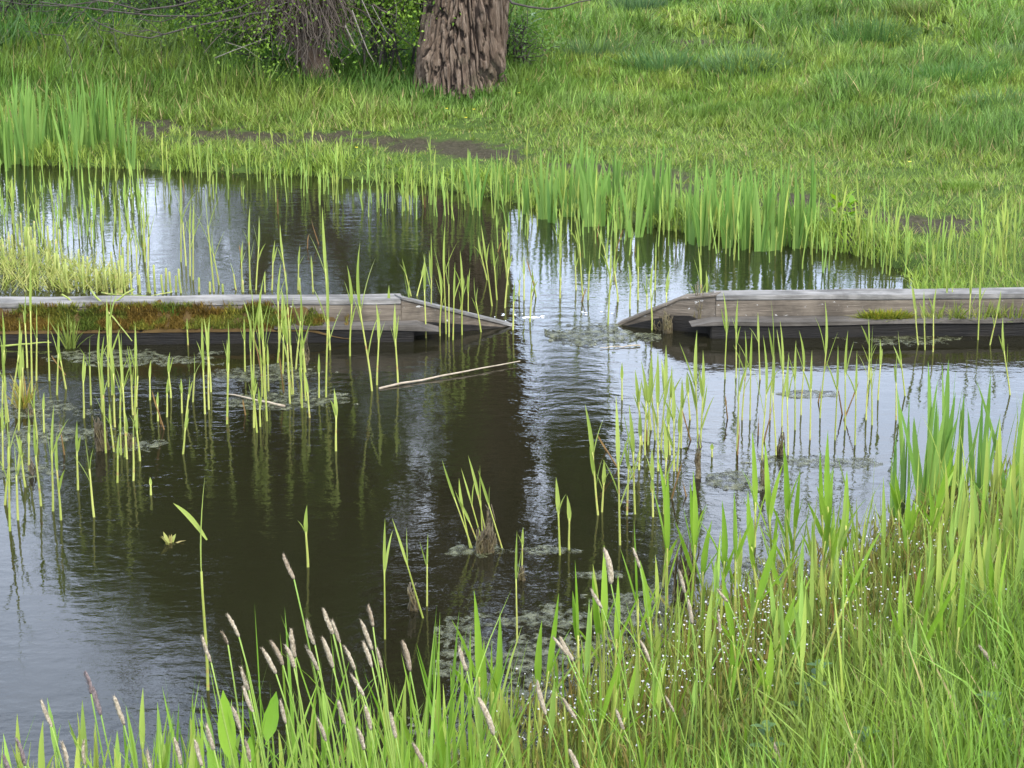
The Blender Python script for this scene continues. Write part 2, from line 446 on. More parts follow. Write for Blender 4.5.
def frame_mat(org, u, n):
    return Matrix(((u[0], n[0], 0, org[0]), (u[1], n[1], 0, org[1]), (0, 0, 1, org[2]), (0, 0, 0, 1)))
def wall(pxs, pxe, label, wing_px, wing_tip, left):
    a = wall_at(pxs); b = wall_at(pxe); Ln = float(np.linalg.norm(b - a))
    root = empty('timber_weir', a); root.matrix_world = frame_mat(a, wu, wn)
    tag(root, label, 'timber weir', 'timber weir walls across the pond')
    org = (a, wu, wn)
    # end of the main run and the start of the wing
    s_end = 0.0 if not left else Ln
    sg = 1 if left else -1
    s0, s1 = (-.6, Ln) if left else (0, Ln + .6)
    prism('cap', [(s0, HT - .019), (s1, HT - .019), (s1, HT), (s0, HT)], (-.003, .118), M['cap'], root, .003, org)
    prism('upper_board', [(s0, .065), (s1, .065), (s1, HT - .021), (s0, HT - .021)], (0, .110), M['board'], root, .002, org)
    if left: l0, l1 = s0, s1 + .05
    else: l0, l1 = s0 - .03, s1
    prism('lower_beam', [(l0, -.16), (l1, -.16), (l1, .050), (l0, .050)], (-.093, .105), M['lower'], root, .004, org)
    q0, q1 = (s1 - .5, s1 + .06) if left else (s0 - .11, s1)
    lo = [(q0, .0555), (q1 + .09, .040), (q1, .067), (q0, .067)] if left else [(q0, .050), (q1, .0555), (q1, .067), (q0 + .09, .067)]
    prism('ledge', lo, (-.100, -.002), M['ledge'], root, .002, org)
    # wing: sloping boards dropping towards the gap
    wb = P(wing_px, wing_tip, 0.0)
    w0 = (b if left else a) + wu * (.002 * sg)
    d = wb - w0; d[2] = 0; WL = float(np.linalg.norm(d)); du = d / WL * sg; dn = np.array([-du[1], du[0], 0])
    Mi = frame_mat(a, wu, wn).inverted() @ frame_mat(w0, du, dn)
    if left:
        pr = [(0, .045), (WL * .97, -.05), (WL * 1.02, -.01), (0, HT - .004)]
        cp = [(0, HT - .003), (WL * 1.02, -.008), (WL * 1.03, .001), (0, HT + .006)]
        lw = [(0, -.16), (WL, -.16), (WL * .96, -.006), (.02, .062)]
    else:
        pr = [(0, .045), (0, HT - .004), (-WL * .35, .125), (-WL * 1.02, -.01), (-WL * .97, -.05)]
        cp = [(0, HT - .003), (0, HT + .003), (-WL * .35, .133), (-WL * 1.02, .0), (-WL * 1.01, -.009), (-WL * .35, .126)]
        lw = [(0, -.16), (-.0, .03), (-WL * .25, .062), (-WL * .45, .058), (-WL * .96, -.006), (-WL, -.16)]
    wg = prism('wing_board', pr, (0.004, .080), M['board'], root, .002, org); wg.matrix_local = Mi
    wc = prism('wing_cap', cp, (-.003, .084), M['cap'] if left else M['board'], root, .001, org); wc.matrix_local = Mi
    wl = prism('wet_sheathing', lw, (-.012, .0), M['lower'], root, .001, org); wl.matrix_local = Mi
    return root
wall(-330, 401, 'left mossy timber weir wall whose end board slopes down to the gap', 512, 326, True)
wall(716, 1400, 'right bare brown timber weir wall with pale cap beside the reeds', 617, 325, False)

# ------------------------------------------------------------------ blades (stuff)
def blades(root, h, w, lean, az, curve, col, K=2):
    """vectorised grass blades; K quads+tip"""
    n = len(root)
    ts = np.linspace(0, 1, K + 1)
    dx, dy = np.cos(az), np.sin(az)
    sx, sy = -np.sin(az + rng.uniform(-1, 1, n)), np.cos(az + rng.uniform(-1, 1, n))
    rows = []
    for i, t in enumerate(ts):
        off = h * (lean * t + curve * t * t)
        zz = h * t * np.sqrt(np.clip(1 - (lean + curve * t) ** 2 * .6, .15, 1))
        cx = root[:, 0] + dx * off; cy = root[:, 1] + dy * off; cz = root[:, 2] + zz
        if i < K:
            ww = w * (1 - .45 * t) / 2
            rows.append(np.stack([cx - sx * ww, cy - sy * ww, cz], 1)); rows.append(np.stack([cx + sx * ww, cy + sy * ww, cz], 1))
        else: rows.append(np.stack([cx, cy, cz], 1))
    m_ = 2 * K + 1
    V = np.stack(rows, 1).reshape(-1, 3)
    b = np.arange(n)[:, None] * m_
    Qs = [b + np.array([[2 * k, 2 * k + 1, 2 * k + 3, 2 * k + 2]]) for k in range(K - 1)]
    Q = np.concatenate(Qs) if Qs else np.zeros((0, 4), int)
    T = b + np.array([[2 * K - 2, 2 * K - 1, 2 * K]])
    C = np.repeat(col, m_, 0)
    return V, Q, T, C

G_DEEP = np.array([.065, .155, .035]); G_MID = np.array([.14, .25, .06]); G_YEL = np.array([.205, .29, .07]); G_BLUE = np.array([.105, .205, .065]); G_STRAW = np.array([.34, .30, .16])
def lerp(a, b, t): t = np.asarray(t)[:, None]; return a * (1 - t) + b * t
# far bank and meadow
def far_grass(N, bounds, tuft_n=0):
    x = rng.uniform(bounds[0], bounds[1], N); y = bounds[2] + (bounds[3] - bounds[2]) * rng.uniform(0, 1, N) ** 1.15
    d = sdist(x, y); ok = (d > .0) & (np.abs(x) < y * .36 + 1.4); x = x[ok]; y = y[ok]; d = d[ok]
    # keep the timber wall clear
    wd = (x - WA[0]) * wn[0] + (y - WA[1]) * wn[1]; ok = (wd > .13); x = x[ok]; y = y[ok]; d = d[ok]
    z = terrain(x, y); ok = z > .008; x, y, z, d = x[ok], y[ok], z[ok], d[ok]
    px, py = to_px(x, y, z)
    mud = mud_mask(px, py, x, y)
    edge = np.interp(px, [0, 420, 560, 700, 830, 1024], [122, 125, 122, 128, 150, 165])   # above this row the grass grows tall
    tall = sstep(edge + 12, edge - 25, py)
    left = sstep(620, 430, px)
    n1 = fbm(x * 1.3, y * 1.3, 41, 4); n2 = fbm(x * 3.5, y * 3.5, 47, 3); n3 = fbm(x * .7, y * .7, 55, 3)
    clump = sstep(.42, .68, n1)
    h = .045 + .04 * n2
    hl = .17 + .13 * n2; hr = .06 + .12 * clump + .05 * n2
    h = h * (1 - tall) + tall * (hl * left + hr * (1 - left))
    h *= rng.uniform(.6, 1.25, len(x))
    h *= 1 - .65 * mud
    h *= 1 - .6 * np.exp(-((px - 460) / 60) ** 2) * sstep(70, 85, py)
    keep = rng.uniform(0, 1, len(x)) < (1 - .93 * mud) * (1 - .45 * tall * left)
    x, y, z, h, px, py, tall, left, n1, n2, n3, clump, d = [a[keep] for a in (x, y, z, h, px, py, tall, left, n1, n2, n3, clump, d)]
    n = len(x)
    dist = np.hypot(x, y)
    w = np.maximum(.0028, (.70 + .5 * tall) * dist / F) * rng.uniform(.75, 1.5, n) * (1 + .5 * tall * left)
    col = lerp(G_MID, G_YEL, np.clip(sstep(.35, .65, n2) * .9 + .15, 0, 1))
    col = lerp(col, G_DEEP, tall * left * sstep(.25, .6, n3) * .9)
    col = lerp(col, G_BLUE, (1 - left) * tall * sstep(.48, .66, n3 * .5 + n1 * .5) * .6)
    col = lerp(col, G_DEEP, (1 - left) * clump * .32)
    col = lerp(col, G_YEL * 1.05, (1 - tall) * .45)
    r = rng.uniform(0, 1, n); dead = (r < .045 + .06 * (1 - tall)); col[dead] = G_STRAW * rng.uniform(.7, 1.1, (dead.sum(), 1))
    col *= rng.uniform(.55, 1.45, (n, 1))
    lean = np.abs(rng.normal(0, .28, n)) + .25 * (1 - tall); az = rng.uniform(0, 2 * math.pi, n) + .0
    wind = tall * .5; az = np.where(rng.uniform(0, 1, n) < wind, rng.normal(-.3 + 2.2 * (n1 - .5) * 3, .6, n), az)
    curve = np.abs(rng.normal(.12, .22, n))
    if tuft_n:
        # gather the blades into tufts: pull each blade to its tuft's centre and fan it outwards
        cell = .13
        ci = np.floor(x / cell + .5 * (np.floor(y / cell) % 2)); cj = np.floor(y / cell)
        hx = vnoise(ci * 1.7 + .5, cj * 1.3 + .5, 101); hy = vnoise(ci * 1.7 + .5, cj * 1.3 + .5, 102); hr = vnoise(ci * 2.1 + .5, cj * 1.9 + .5, 103); hc = vnoise(ci * 1.1 + .5, cj * 2.3 + .5, 104)
        cx = (ci + .2 + .6 * hx - .5 * (cj % 2)) * cell; cy = (cj + .2 + .6 * hy) * cell
        pull = rng.uniform(.45, .9, n) * (hr > .3)
        az = np.where(hr > .3, np.arctan2(y - cy, x - cx) * .6 + (hc - .5) * 7 + rng.normal(0, .5, n), az)
        x = x + (cx - x) * pull; y = y + (cy - y) * pull
        ok2 = sdist(x, y) > -.01; wd2 = (x - WA[0]) * wn[0] + (y - WA[1]) * wn[1]; ok2 &= wd2 > .13
        z = terrain(x, y); h = h * (.55 + .95 * hr); col = col * (.62 + .75 * hc)[:, None]
        lean = lean + .25 * (hr > .3)
        x, y, z, h, w, lean, az, curve, col = [a[ok2] for a in (x, y, z, h, w, lean, az, curve, col)]
    return blades(np.stack([x, y, z - .01], 1), h, w, lean, az, curve, col, 2)
mb = MB()
V, Q, T, C = far_grass(430000, (-9, 10, 8.0, 23.5), 1); mb.add(V, Q, T, C)
V, Q, T, C = far_grass(230000, (-6, 6.5, 8.0, 16), 0); mb.add(V, Q, T, C)
# brighter, leafier growth hanging over the far water edge
n = 260000; x = rng.uniform(-6, 6, n); y = rng.uniform(8.0, 14, n); d = sdist(x, y); ok = (d > -.035) & (d < .22) & ((x - WA[0]) * wn[0] + (y - WA[1]) * wn[1] > .13)
x, y, d = x[ok], y[ok], d[ok]; n = len(x); e1 = fbm(x * 5, y * 5, 131, 3); z = np.maximum(terrain(x, y), 0)
col = lerp(np.array([.13, .23, .045]), np.array([.25, .33, .08]), rng.uniform(0, 1, n)) * (.6 + .9 * e1)[:, None] * rng.uniform(.7, 1.25, (n, 1))
V, Q, T, C = blades(np.stack([x, y, z - .01], 1), (.02 + .11 * sstep(.35, .7, e1)) * rng.uniform(.5, 1.3, n) * (1 - .5 * sstep(.1, .22, d)) * (1 - .65 * sstep(1.6, 2.1, x)), rng.uniform(.004, .010, n), np.abs(rng.normal(.1, .4, n)), rng.uniform(0, 6.28, n), rng.uniform(0, .5, n), col, 2)
mb.add(V, Q, T, C); print('edge', n)
g = link('meadow_grass', mb.mesh('meadow_grass'), M['grass']); tag(g, 'rough green grass covering the far bank and meadow', 'grass', None, 'stuff')

# near bank grass
def near_grass(N):
    x = rng.uniform(-2.6, 3.2, N); y = rng.uniform(2.2, 7.6, N)
    d = sdist(x, y); ok = d > -.03; x, y, d = x[ok], y[ok], d[ok]
    wd = (x - WA[0]) * wn[0] + (y - WA[1]) * wn[1]; ok = (wd < -.5) & (np.abs(x) < y * .34 + .7); x = x[ok]; y = y[ok]; d = d[ok]
    z = terrain(x, y); n = len(x)
    n1 = fbm(x * 3, y * 3, 61, 3); n2 = fbm(x * 9, y * 9, 63, 3)
    px, py = to_px(x, y, z)
    right = sstep(430, 640, px)
    h = (.07 + .10 * n1 + .16 * sstep(.15, 1.2, d)) * rng.uniform(.5, 1.3, n)
    h = h * (.8 + .25 * right)
    h = h * (1 - .5 * np.exp(-((px - 520) / 75) ** 2))
    h = h * (.55 + .45 * np.where(right > .3, sstep(.25, 1.1, d), 1))
    h = np.where(y < 3.0, np.minimum(h, .1 + .16 * rng.uniform(0, 1, n)), h)
    w = rng.uniform(.003, .0078, n)
    col = lerp(G_MID, G_YEL, sstep(.35, .65, n1))
    col = lerp(col, np.array([.13, .25, .045]), right * sstep(.5, 1.2, d) * .7)
    zone = sstep(.9, .0, d) * right
    col = lerp(col, np.array([.20, .19, .07]), zone * rng.uniform(0, 1, n) * .9)
    r = rng.uniform(0, 1, n); dead = r < .05; col[dead] = G_STRAW * rng.uniform(.6, 1.1, (dead.sum(), 1))
    col *= rng.uniform(.5, 1.5, (n, 1))
    return blades(np.stack([x, y, z - .01], 1), h, w, np.abs(rng.normal(.05, .25, n)), rng.uniform(0, 6.28, n), np.abs(rng.normal(.15, .25, n)), col, 3)
mb = MB(); V, Q, T, C = near_grass(140000); mb.add(V, Q, T, C)
g = link('bank_grass', mb.mesh('bank_grass'), M['grass']); tag(g, 'lush green grass on the near bank', 'grass', None, 'stuff')

# ------------------------------------------------------------------ reeds
def reed_parts(base, tip, nl=2, sw=.0065, lw=.0095, spread=.22, tall_leaf=.45, az0=None, fwd=0.):
    """list of (part, V, Q, T)"""
    base = np.asarray(base, float); tip = np.asarray(tip, float)
    Lh = np.linalg.norm(tip - base)
    bend = np.array([rng.normal(0, .03), rng.normal(0, .03), 0]) * Lh
    def at(t): return base + (tip - base) * t + bend * math.sin(math.pi * min(t, 1)) * (t)
    top = 1 - tall_leaf
    ts = np.concatenate([[-.10], np.linspace(0, top + .02, 6)])
    pts = np.array([base + (tip - base) * -.12 if t < 0 else at(t) for t in ts]); pts[0][2] = min(pts[0][2], base[2] - .06)
    rad = np.interp(ts, [-.1, 0, top], [sw * .5, sw * .5, sw * .34])
    parts = [('stem',) + tube(pts, rad, 6)]
    ax_ = norm(tip - base)
    phi = rng.uniform(0, 6.28) if az0 is None else az0
    # the spear leaf that carries the line up to the tip
    o = np.array([math.cos(phi), math.sin(phi) * .4, 0])
    tt = np.linspace(top - .03, 1, 7); pp = np.array([at(t) for t in tt]); k = np.linspace(0, 1, 7)
    W = lw * np.interp(k, [0, .15, .35, .7, 1], [.45, .8, 1, .62, .02])
    parts.append(('leaf',) + ribbon(pp, W, np.array([rng.normal(0, .35), -1, 0]) if rng.random() < .75 else np.array([1, rng.normal(0, .4), 0]), .22))
    for q in range(nl - 1):
        t0 = top - .02 - (.16 + .22 * rng.random()) * q * top - .02 * rng.random()
        t0 = max(t0, .22)
        p0 = at(t0); ang = spread * rng.uniform(.5, 1.5)
        phi += math.pi + rng.normal(0, .4)
        o = norm(np.array([math.cos(phi), .35 * math.sin(phi), 0]))
        ll = Lh * rng.uniform(.26, .42) * (1 if q < 3 else .8)
        s = np.linspace(0, 1, 7)[:, None]; droop = rng.uniform(-.05, .28)
        pl = p0 + ax_ * ll * s * math.cos(ang) + o * ll * (s * math.sin(ang) + droop * s ** 2 * .6) - np.array([0, 0, 1]) * ll * droop * s ** 3 * .5
        W = lw * rng.uniform(.75, 1.1) * np.interp(s[:, 0], [0, .12, .4, .75, 1], [.35, .8, 1, .6, .02])
        parts.append(('leaf',) + ribbon(pl, W, o + np.array([0, -.35, 0]), .2))
    return parts

class Kind:
    things = []
things_meta = []
ORD = ['leftmost', 'second-from-left', 'third-from-left', 'fourth-from-left', 'fifth-from-left', 'sixth-from-left', 'seventh-from-left', 'eighth-from-left', 'ninth-from-left', 'tenth-from-left', 'eleventh-from-left', 'twelfth-from-left', 'thirteenth-from-left', 'fourteenth-from-left', 'fifteenth-from-left', 'sixteenth-from-left']
def build_plant(name, base, parts, mats, meta):
    root = empty(name, base)
    for p in parts:
        pn, V, Q, T = p[:4]
        groups = [Q] + ([T] if len(T) else [])
        link(pn, make_mesh(pn, np.asarray(V) - base, groups), mats[pn], root)
    meta['obj'] = root; meta['x'] = to_px(base[0], base[1], base[2])[0]; things_meta.append(meta)
    return root
RM = {'stem': M['reed_stem'], 'leaf': M['reed_leaf']}
RB = {'stem': M['reed_stem'], 'leaf': M['reed_broad']}
n_reed = 0; DEAD = False
mass = MB()
def size_word(h, a=.20, b=.36): return 'short' if h < a else ('tall' if h > b else 'middling')
def lean_word(dx, h):
    r = dx / max(h, .01); return 'left-leaning' if r < -.07 else ('right-leaning' if r > .07 else 'upright')
NUM = {1: 'one leaf', 2: 'two leaves', 3: 'three leaves', 4: 'four leaves', 5: 'five leaves', 6: 'six leaves'}
def reed(bx, by, tx, ty, zone, group, nl=None, mats=RM, H=0.0, base=None, lab=None, **k):
    global n_reed
    base = P(bx, by, H) if base is None else base
    tip = PY(tx, ty, base[1] + rng.normal(0, .015))
    if nl is None: nl = int(rng.choice([1, 2, 3, 4], p=[.15, .35, .33, .17]))
    h = tip[2] - base[2]
    if h < .12: nl = min(nl, 2)
    parts = reed_parts(base, tip, nl, **k)
    if n_reed >= 300 or zone is None:
        c = np.array([.20, .13, .06]) if DEAD else np.array([.27, .36, .10]) * rng.uniform(.75, 1.2) * np.array([rng.uniform(.8, 1.1), 1, 1])
        for pn, V, Q, T in parts: mass.add(V, Q, T, c)
        return
    n_reed += 1
    lab0 = lab or f"{size_word(h)} {lean_word(tip[0]-base[0], h)} reed with {NUM[nl]}, {zone}"
    build_plant('reed', base, parts, mats, dict(label=lab0, cat='reed', group=group))

zL = 'in water before the mossy left wall'
zC = 'before the sloping wall end by the gap'
gW = 'young reeds standing in the open water'
L1 = [(10,531,4,383,3),(41,506,34,416,2),(53,511,54,404,3),(61,520,57,432,3),(94,517,84,433,3),(78,490,77,420,2),(183,454,189,408,2),(158,421,158,391,1),(167,417,169,375,2),
 (227,424,228,318,2),(267,421,259,291,3),(205,414,202,318,3),(211,392,210,316,2),(84,418,84,352,2),(66,389,58,340,1),(106,453,99,350,3),(127,459,118,328,3),(140,461,138,408,2),(151,495,150,477,1),
 (23,398,23,345,2),(12,404,19,318,2),(29,471,28,404,3),(44,433,44,392,1),(133,415,127,345,3),(115,427,108,332,3),(120,418,121,330,4),(32,395,31,248,1),(91,405,90,335,2),(102,410,100,325,2),(112,395,112,318,2),(135,420,135,322,2),
 (182,413,181,378,2),(193,402,194,352,2),(262,397,264,275,3),(186,420,190,375,3),(18,520,14,440,2),(3,470,2,400,2),(72,345,71,320,2),(188,345,187,318,2),(245,372,244,316,2),(57,395,58,322,2),(5,505,9,430,2),(37,440,36,385,2),(171,398,170,352,2),(150,400,151,360,1),
 (290,404,283,294,3),(301,404,303,303,3),(306,401,297,310,2),(319,398,319,353,1),(254,397,250,275,3),(265,400,259,291,3),(279,352,281,262,3),(291,358,286,268,3)]
for _ in range(34):
    bx = rng.choice([rng.uniform(0, 60), rng.uniform(85, 140), rng.uniform(225, 310), rng.uniform(0, 330)]); by = rng.uniform(352, 440) if bx > 150 else rng.uniform(352, 500)
    L1.append((float(bx), float(by), float(bx + rng.normal(-1, 4)), float(by - rng.uniform(35, 95)), int(rng.integers(1, 4))))
for a in L1: reed(*a[:4], zL, gW, nl=a[4], sw=.0075)
L2 = [(372,391,360,242,4),(377,385,376,303,2),(398,384,395,303,3),(350,356,347,265,3),(326,397,327,260,3),(330,350,322,206,2),(336,451,334,388,2),(308,567,307,505,2),(362,332,359,282,2),(389,335,389,285,1)]
for a in L2: reed(*a[:4], 'before the bare end of the left wall', gW, nl=a[4], sw=.008, lw=.013)
L3 = [(462,335,460,250,3),(431,333,431,233,3),(446,334,445,224,3),(426,338,425,253,2),(453,340,455,262,2),(458,326,463,275,3),(440,336,436,262,3),(481,332,474,277,3),(416,332,404,272,3),(449,337,449,244,2),(468,322,470,268,2),(411,296,402,258,2),(417,296,424,262,2)]
for a in L3: reed(*a[:4], zC, gW, nl=a[4], sw=.007)
zB = 'behind the left wall'
L4 = [(181,262,180,165,3),(186,266,183,190,3),(190,276,191,200,3),(193,280,194,200,2),(214,292,205,175,4),(219,285,212,230,2),(250,290,250,205,3),(242,290,243,240,2),(256,290,259,215,3),(287,290,280,224,3),(265,292,265,271,1),(236,290,230,262,1),(148,292,148,195,2),(128,285,128,196,2),(138,285,132,215,3),(119,270,120,210,3),(145,262,143,200,2),
 (272,290,275,240,2),(313,292,311,255,1),(298,290,300,245,2)]
for a in L4: reed(*a[:4], zB, gW, nl=a[4], sw=.008)
zG = 'in the pool behind the gap'
L5 = [(492,306,481,224,3),(505,308,508,236,3),(497,300,492,240,2),(519,296,520,268,3),(530,322,532,268,3),(508,285,502,225,2),(487,280,478,235,3),(536,297,532,268,3),(583,297,572,203,3),(608,326,611,233,3),(630,309,628,262,3),(588,300,590,250,2),(652,330,654,259,3),(667,326,670,267,2),(647,322,646,272,2),(701,326,698,246,4),(706,318,706,270,2),(560,298,560,262,2),(576,290,575,248,2),(618,302,616,248,2),(638,300,638,240,2),(611,285,600,215,3),(655,290,657,230,2),(560,280,563,215,3),(513,330,515,280,2),(524,300,524,255,2)]
for a in L5: reed(*a[:4], zG, gW, nl=a[4], sw=.008)
zM = 'in the clump right of the gap'
L6 = [(598,515,585,404,4),(602,512,604,460,3),(620,545,616,395,4),(627,515,629,425,3),(635,514,629,404,4),(642,445,635,369,3),(648,445,650,370,3),(658,471,658,350,4),(664,514,663,415,3),(653,517,652,448,3),(674,471,673,378,4),(677,471,681,400,2),(681,448,682,378,3),(698,448,697,330,4),(712,457,712,443,1),(737,451,740,345,3),(560,555,556,477,2),(569,550,567,495,1),
 (622,400,622,362,1),(645,455,641,360,3),(655,440,652,352,3),(661,450,666,345,3),(668,440,672,365,3),(651,430,646,380,2),(700,455,703,350,4),(690,420,687,372,2),(670,455,668,402,2),(639,470,640,410,2)]
for a in L6: reed(*a[:4], zM, gW, nl=a[4], sw=.0072, lw=.013)
zR = 'in bright water before the right wall'
L7 = [(725,379,723,291,3),(736,378,738,298,3),(742,420,745,330,3),(762,460,763,335,3),(776,455,775,345,2),(782,440,780,320,3),(795,430,796,340,2),(801,415,799,330,2),(820,418,825,300,3),(835,440,838,345,2),(845,430,848,330,2),(866,420,869,318,4),(872,425,873,325,3),(878,400,880,338,2),(870,380,868,315,3),(905,396,898,330,3),(918,345,911,280,3),(925,350,924,290,3),(948,330,944,262,2),(968,335,974,262,3),(978,340,980,268,2),(956,330,953,285,2),(933,352,937,285,2),(990,345,1001,290,3),(1010,395,1003,316,3),(760,380,758,312,2),(750,420,752,330,2),(788,455,789,352,2),(810,440,812,350,2),(855,445,857,350,2),(896,420,897,350,2),(770,420,771,300,2)]
for a in L7: reed(*a[:4], zR, gW, nl=a[4], sw=.0062, lw=.009)
zS = 'standing alone in the open dark water'
reed(208,690,205,475,zS, gW, 1, lab='tallest lone reed in the lower left with one leaf held wide', sw=.008, lw=.010)
L8 = [(427,606,428,533,2),(385,639,385,518,2),(517,643,517,530,2),(522,568,523,527,2),(423,618,392,518,2)]
for a in L8: reed(*a[:4], zS, gW, nl=a[4], sw=.0055, lw=.008)
# extra leaf pieces on the lone reed at lower left
b0 = P(208, 690); p0 = PY(207, 540, b0[1]); p1 = PY(173, 503, b0[1] - .02); s = np.linspace(0, 1, 8)[:, None]
root = things_meta[-6]['obj']
pl = p0 * (1 - s) + p1 * s + np.array([0, 0, 1]) * .010 * np.sin(s * math.pi)
V, Q, T = ribbon(pl, .012 * np.interp(s[:, 0], [0, .2, .5, .8, 1], [.3, .8, 1, .6, .02]), np.array([0, -1, .3]), .15)
link('leaf', make_mesh('leaf', V - b0, [Q]), M['reed_leaf'], root)
print('listed reeds', n_reed)

# foreground reeds on the near bank
def near_reed(bx, by, tx, ty, zone, **k):
    base = PG(bx, by)
    reed(bx, by, tx, ty, zone, 'broad-leaved reeds on the near bank', base=base, mats=RB, **k)
L9 = [(440,800,437,622,3),(478,790,474,590,3),(490,770,484,640,4),(494,775,500,612,4),(500,760,492,640,2),(540,760,542,620,1),(555,740,553,648,1),(580,735,575,560,2),(603,720,604,545,3),(612,720,618,575,3),(605,715,592,572,3),(640,700,634,520,4),(655,690,640,560,3),(660,640,657,455,3),(667,650,668,470,3),(690,640,693,470,4),(697,620,690,480,3),(700,640,712,520,3),(720,640,722,500,4),(735,640,734,490,3),
 (755,600,752,430,4),(775,610,765,440,5),(785,600,783,440,5),(790,600,800,470,5),(760,620,748,490,3),(826,600,820,450,4),(833,605,828,430,5),(845,600,847,470,4),(845,620,870,560,3),(860,640,850,540,3),(815,610,812,520,3),(900,560,895,470,3),(906,570,915,500,3)]
for a in L9:
    near_reed(*a[:4], 'rising from the near water edge', nl=a[4], sw=.008, lw=.016, spread=.24)
cnt = 0
while n_reed < 300 and cnt < 400:
    cnt += 1
    # scatter along the shore, thicker to the right
    u = rng.random() ** .8
    bx = 430 + 640 * u; sh = np.interp(bx, [430, 540, 650, 800, 950, 1100], [800, 752, 668, 592, 530, 462])
    by = sh + rng.uniform(-15, 230) * (.35 + .65 * u)
    if 560 < bx < 860 and rng.random() < .45: continue
    q = PG(bx, min(by, 900)); 
    hh = rng.uniform(.20, .40)
    pxb = to_px(q[0], q[1], q[2]); pxt = to_px(q[0] + rng.normal(0, .06) * hh / .3, q[1], q[2] + hh)
    z = 'on the lush bank at lower right' if by > 690 else ('among the white flowers' if bx < 900 else 'by the iris at the right edge')
    near_reed(bx, min(by, 900), float(pxt[0]), float(pxt[1]), z, sw=rng.uniform(.004, .007), lw=rng.uniform(.009, .018), spread=.3)
print('reeds', n_reed)
# the rest of the reeds: thin shoots along the far edge, right bank and beyond: one mass
def scatter_mass(n, fx, f_y, hmin, hmax, ground=True, sw=.0075, lw=.010, leanw=.05):
    for _ in range(n):
        bx = rng.uniform(*fx); by = f_y(bx)
        q = P(bx, by, 0)
        gz_ = T1(q[0], q[1])
        if gz_ > 0: q = PG(bx, by)
        if (q[0] - WA[0]) * wn[0] + (q[1] - WA[1]) * wn[1] < .1 and by < 330: continue
        hh = rng.uniform(hmin, hmax); tx, ty = to_px(q[0] + rng.normal(0, leanw) * hh, q[1], q[2] + hh)
        reed(bx, by, float(tx), float(ty), None, None, base=q, nl=int(rng.choice([1, 2, 3])), sw=sw, lw=lw)
scatter_mass(120, (140, 480), lambda x: np.interp(x, [140, 300, 480], [170, 178, 200]) + rng.uniform(-8, 26), .08, .26)
scatter_mass(26, (360, 470), lambda x: 195 + rng.uniform(-5, 25), .14, .3)
scatter_mass(90, (830, 1060), lambda x: np.interp(x, [830, 930, 1060], [258, 284, 275]) + rng.uniform(-26, 2), .10, .34, leanw=.07)
scatter_mass(90, (460, 830), lambda x: np.interp(x, [460, 620, 830], [198, 228, 258]) + rng.uniform(-6, 16), .12, .34)
scatter_mass(30, (470, 640), lambda x: rng.uniform(215, 262), .10, .24)
scatter_mass(55, (780, 1060), lambda x: np.interp(x, [640, 800, 1060], [690, 640, 540]) + rng.uniform(0, 150), .22, .42, sw=.006, lw=.012)
scatter_mass(40, (420, 800), lambda x: np.interp(x, [430, 540, 650, 800], [790, 745, 660, 595]) + rng.uniform(-10, 120), .16, .36, sw=.006, lw=.013)
scatter_mass(95, (0, 150), lambda x: rng.uniform(180, 262), .10, .30)
scatter_mass(70, (-160, 0), lambda x: rng.uniform(170, 262), .10, .30)
scatter_mass(130, (960, 1250), lambda x: np.interp(x, [960, 1250], [540, 480]) + rng.uniform(0, 150), .22, .42, sw=.006, lw=.014)
scatter_mass(60, (-60, 440), lambda x: rng.uniform(800, 900), .18, .32, sw=.005, lw=.013)
DEAD = True
for reg in (((20, 320), (350, 480)), ((600, 700), (420, 540)), ((720, 860), (400, 470)), ((140, 480), (180, 260)), ((470, 640), (230, 320)), ((700, 1000), (600, 740)), ((700, 1000), (600, 740))):
    for _ in range(7):
        bx, by_ = rng.uniform(*reg[0]), rng.uniform(*reg[1]); q = P(bx, by_)
        if T1(q[0], q[1]) > 0: q = PG(bx, by_)
        hh = rng.uniform(.05, .15); tx, ty = to_px(q[0] + rng.normal(0, .2) * hh, q[1], q[2] + hh); reed(bx, by_, float(tx), float(ty), None, None, base=q, nl=1, sw=.006, lw=.006)
DEAD = False
g = link('reed_bed', mass.mesh('reed_bed'), M['reed_mass']); tag(g, 'thin yellow-green reeds fringing the far shore and banks', 'reeds', None, 'stuff')

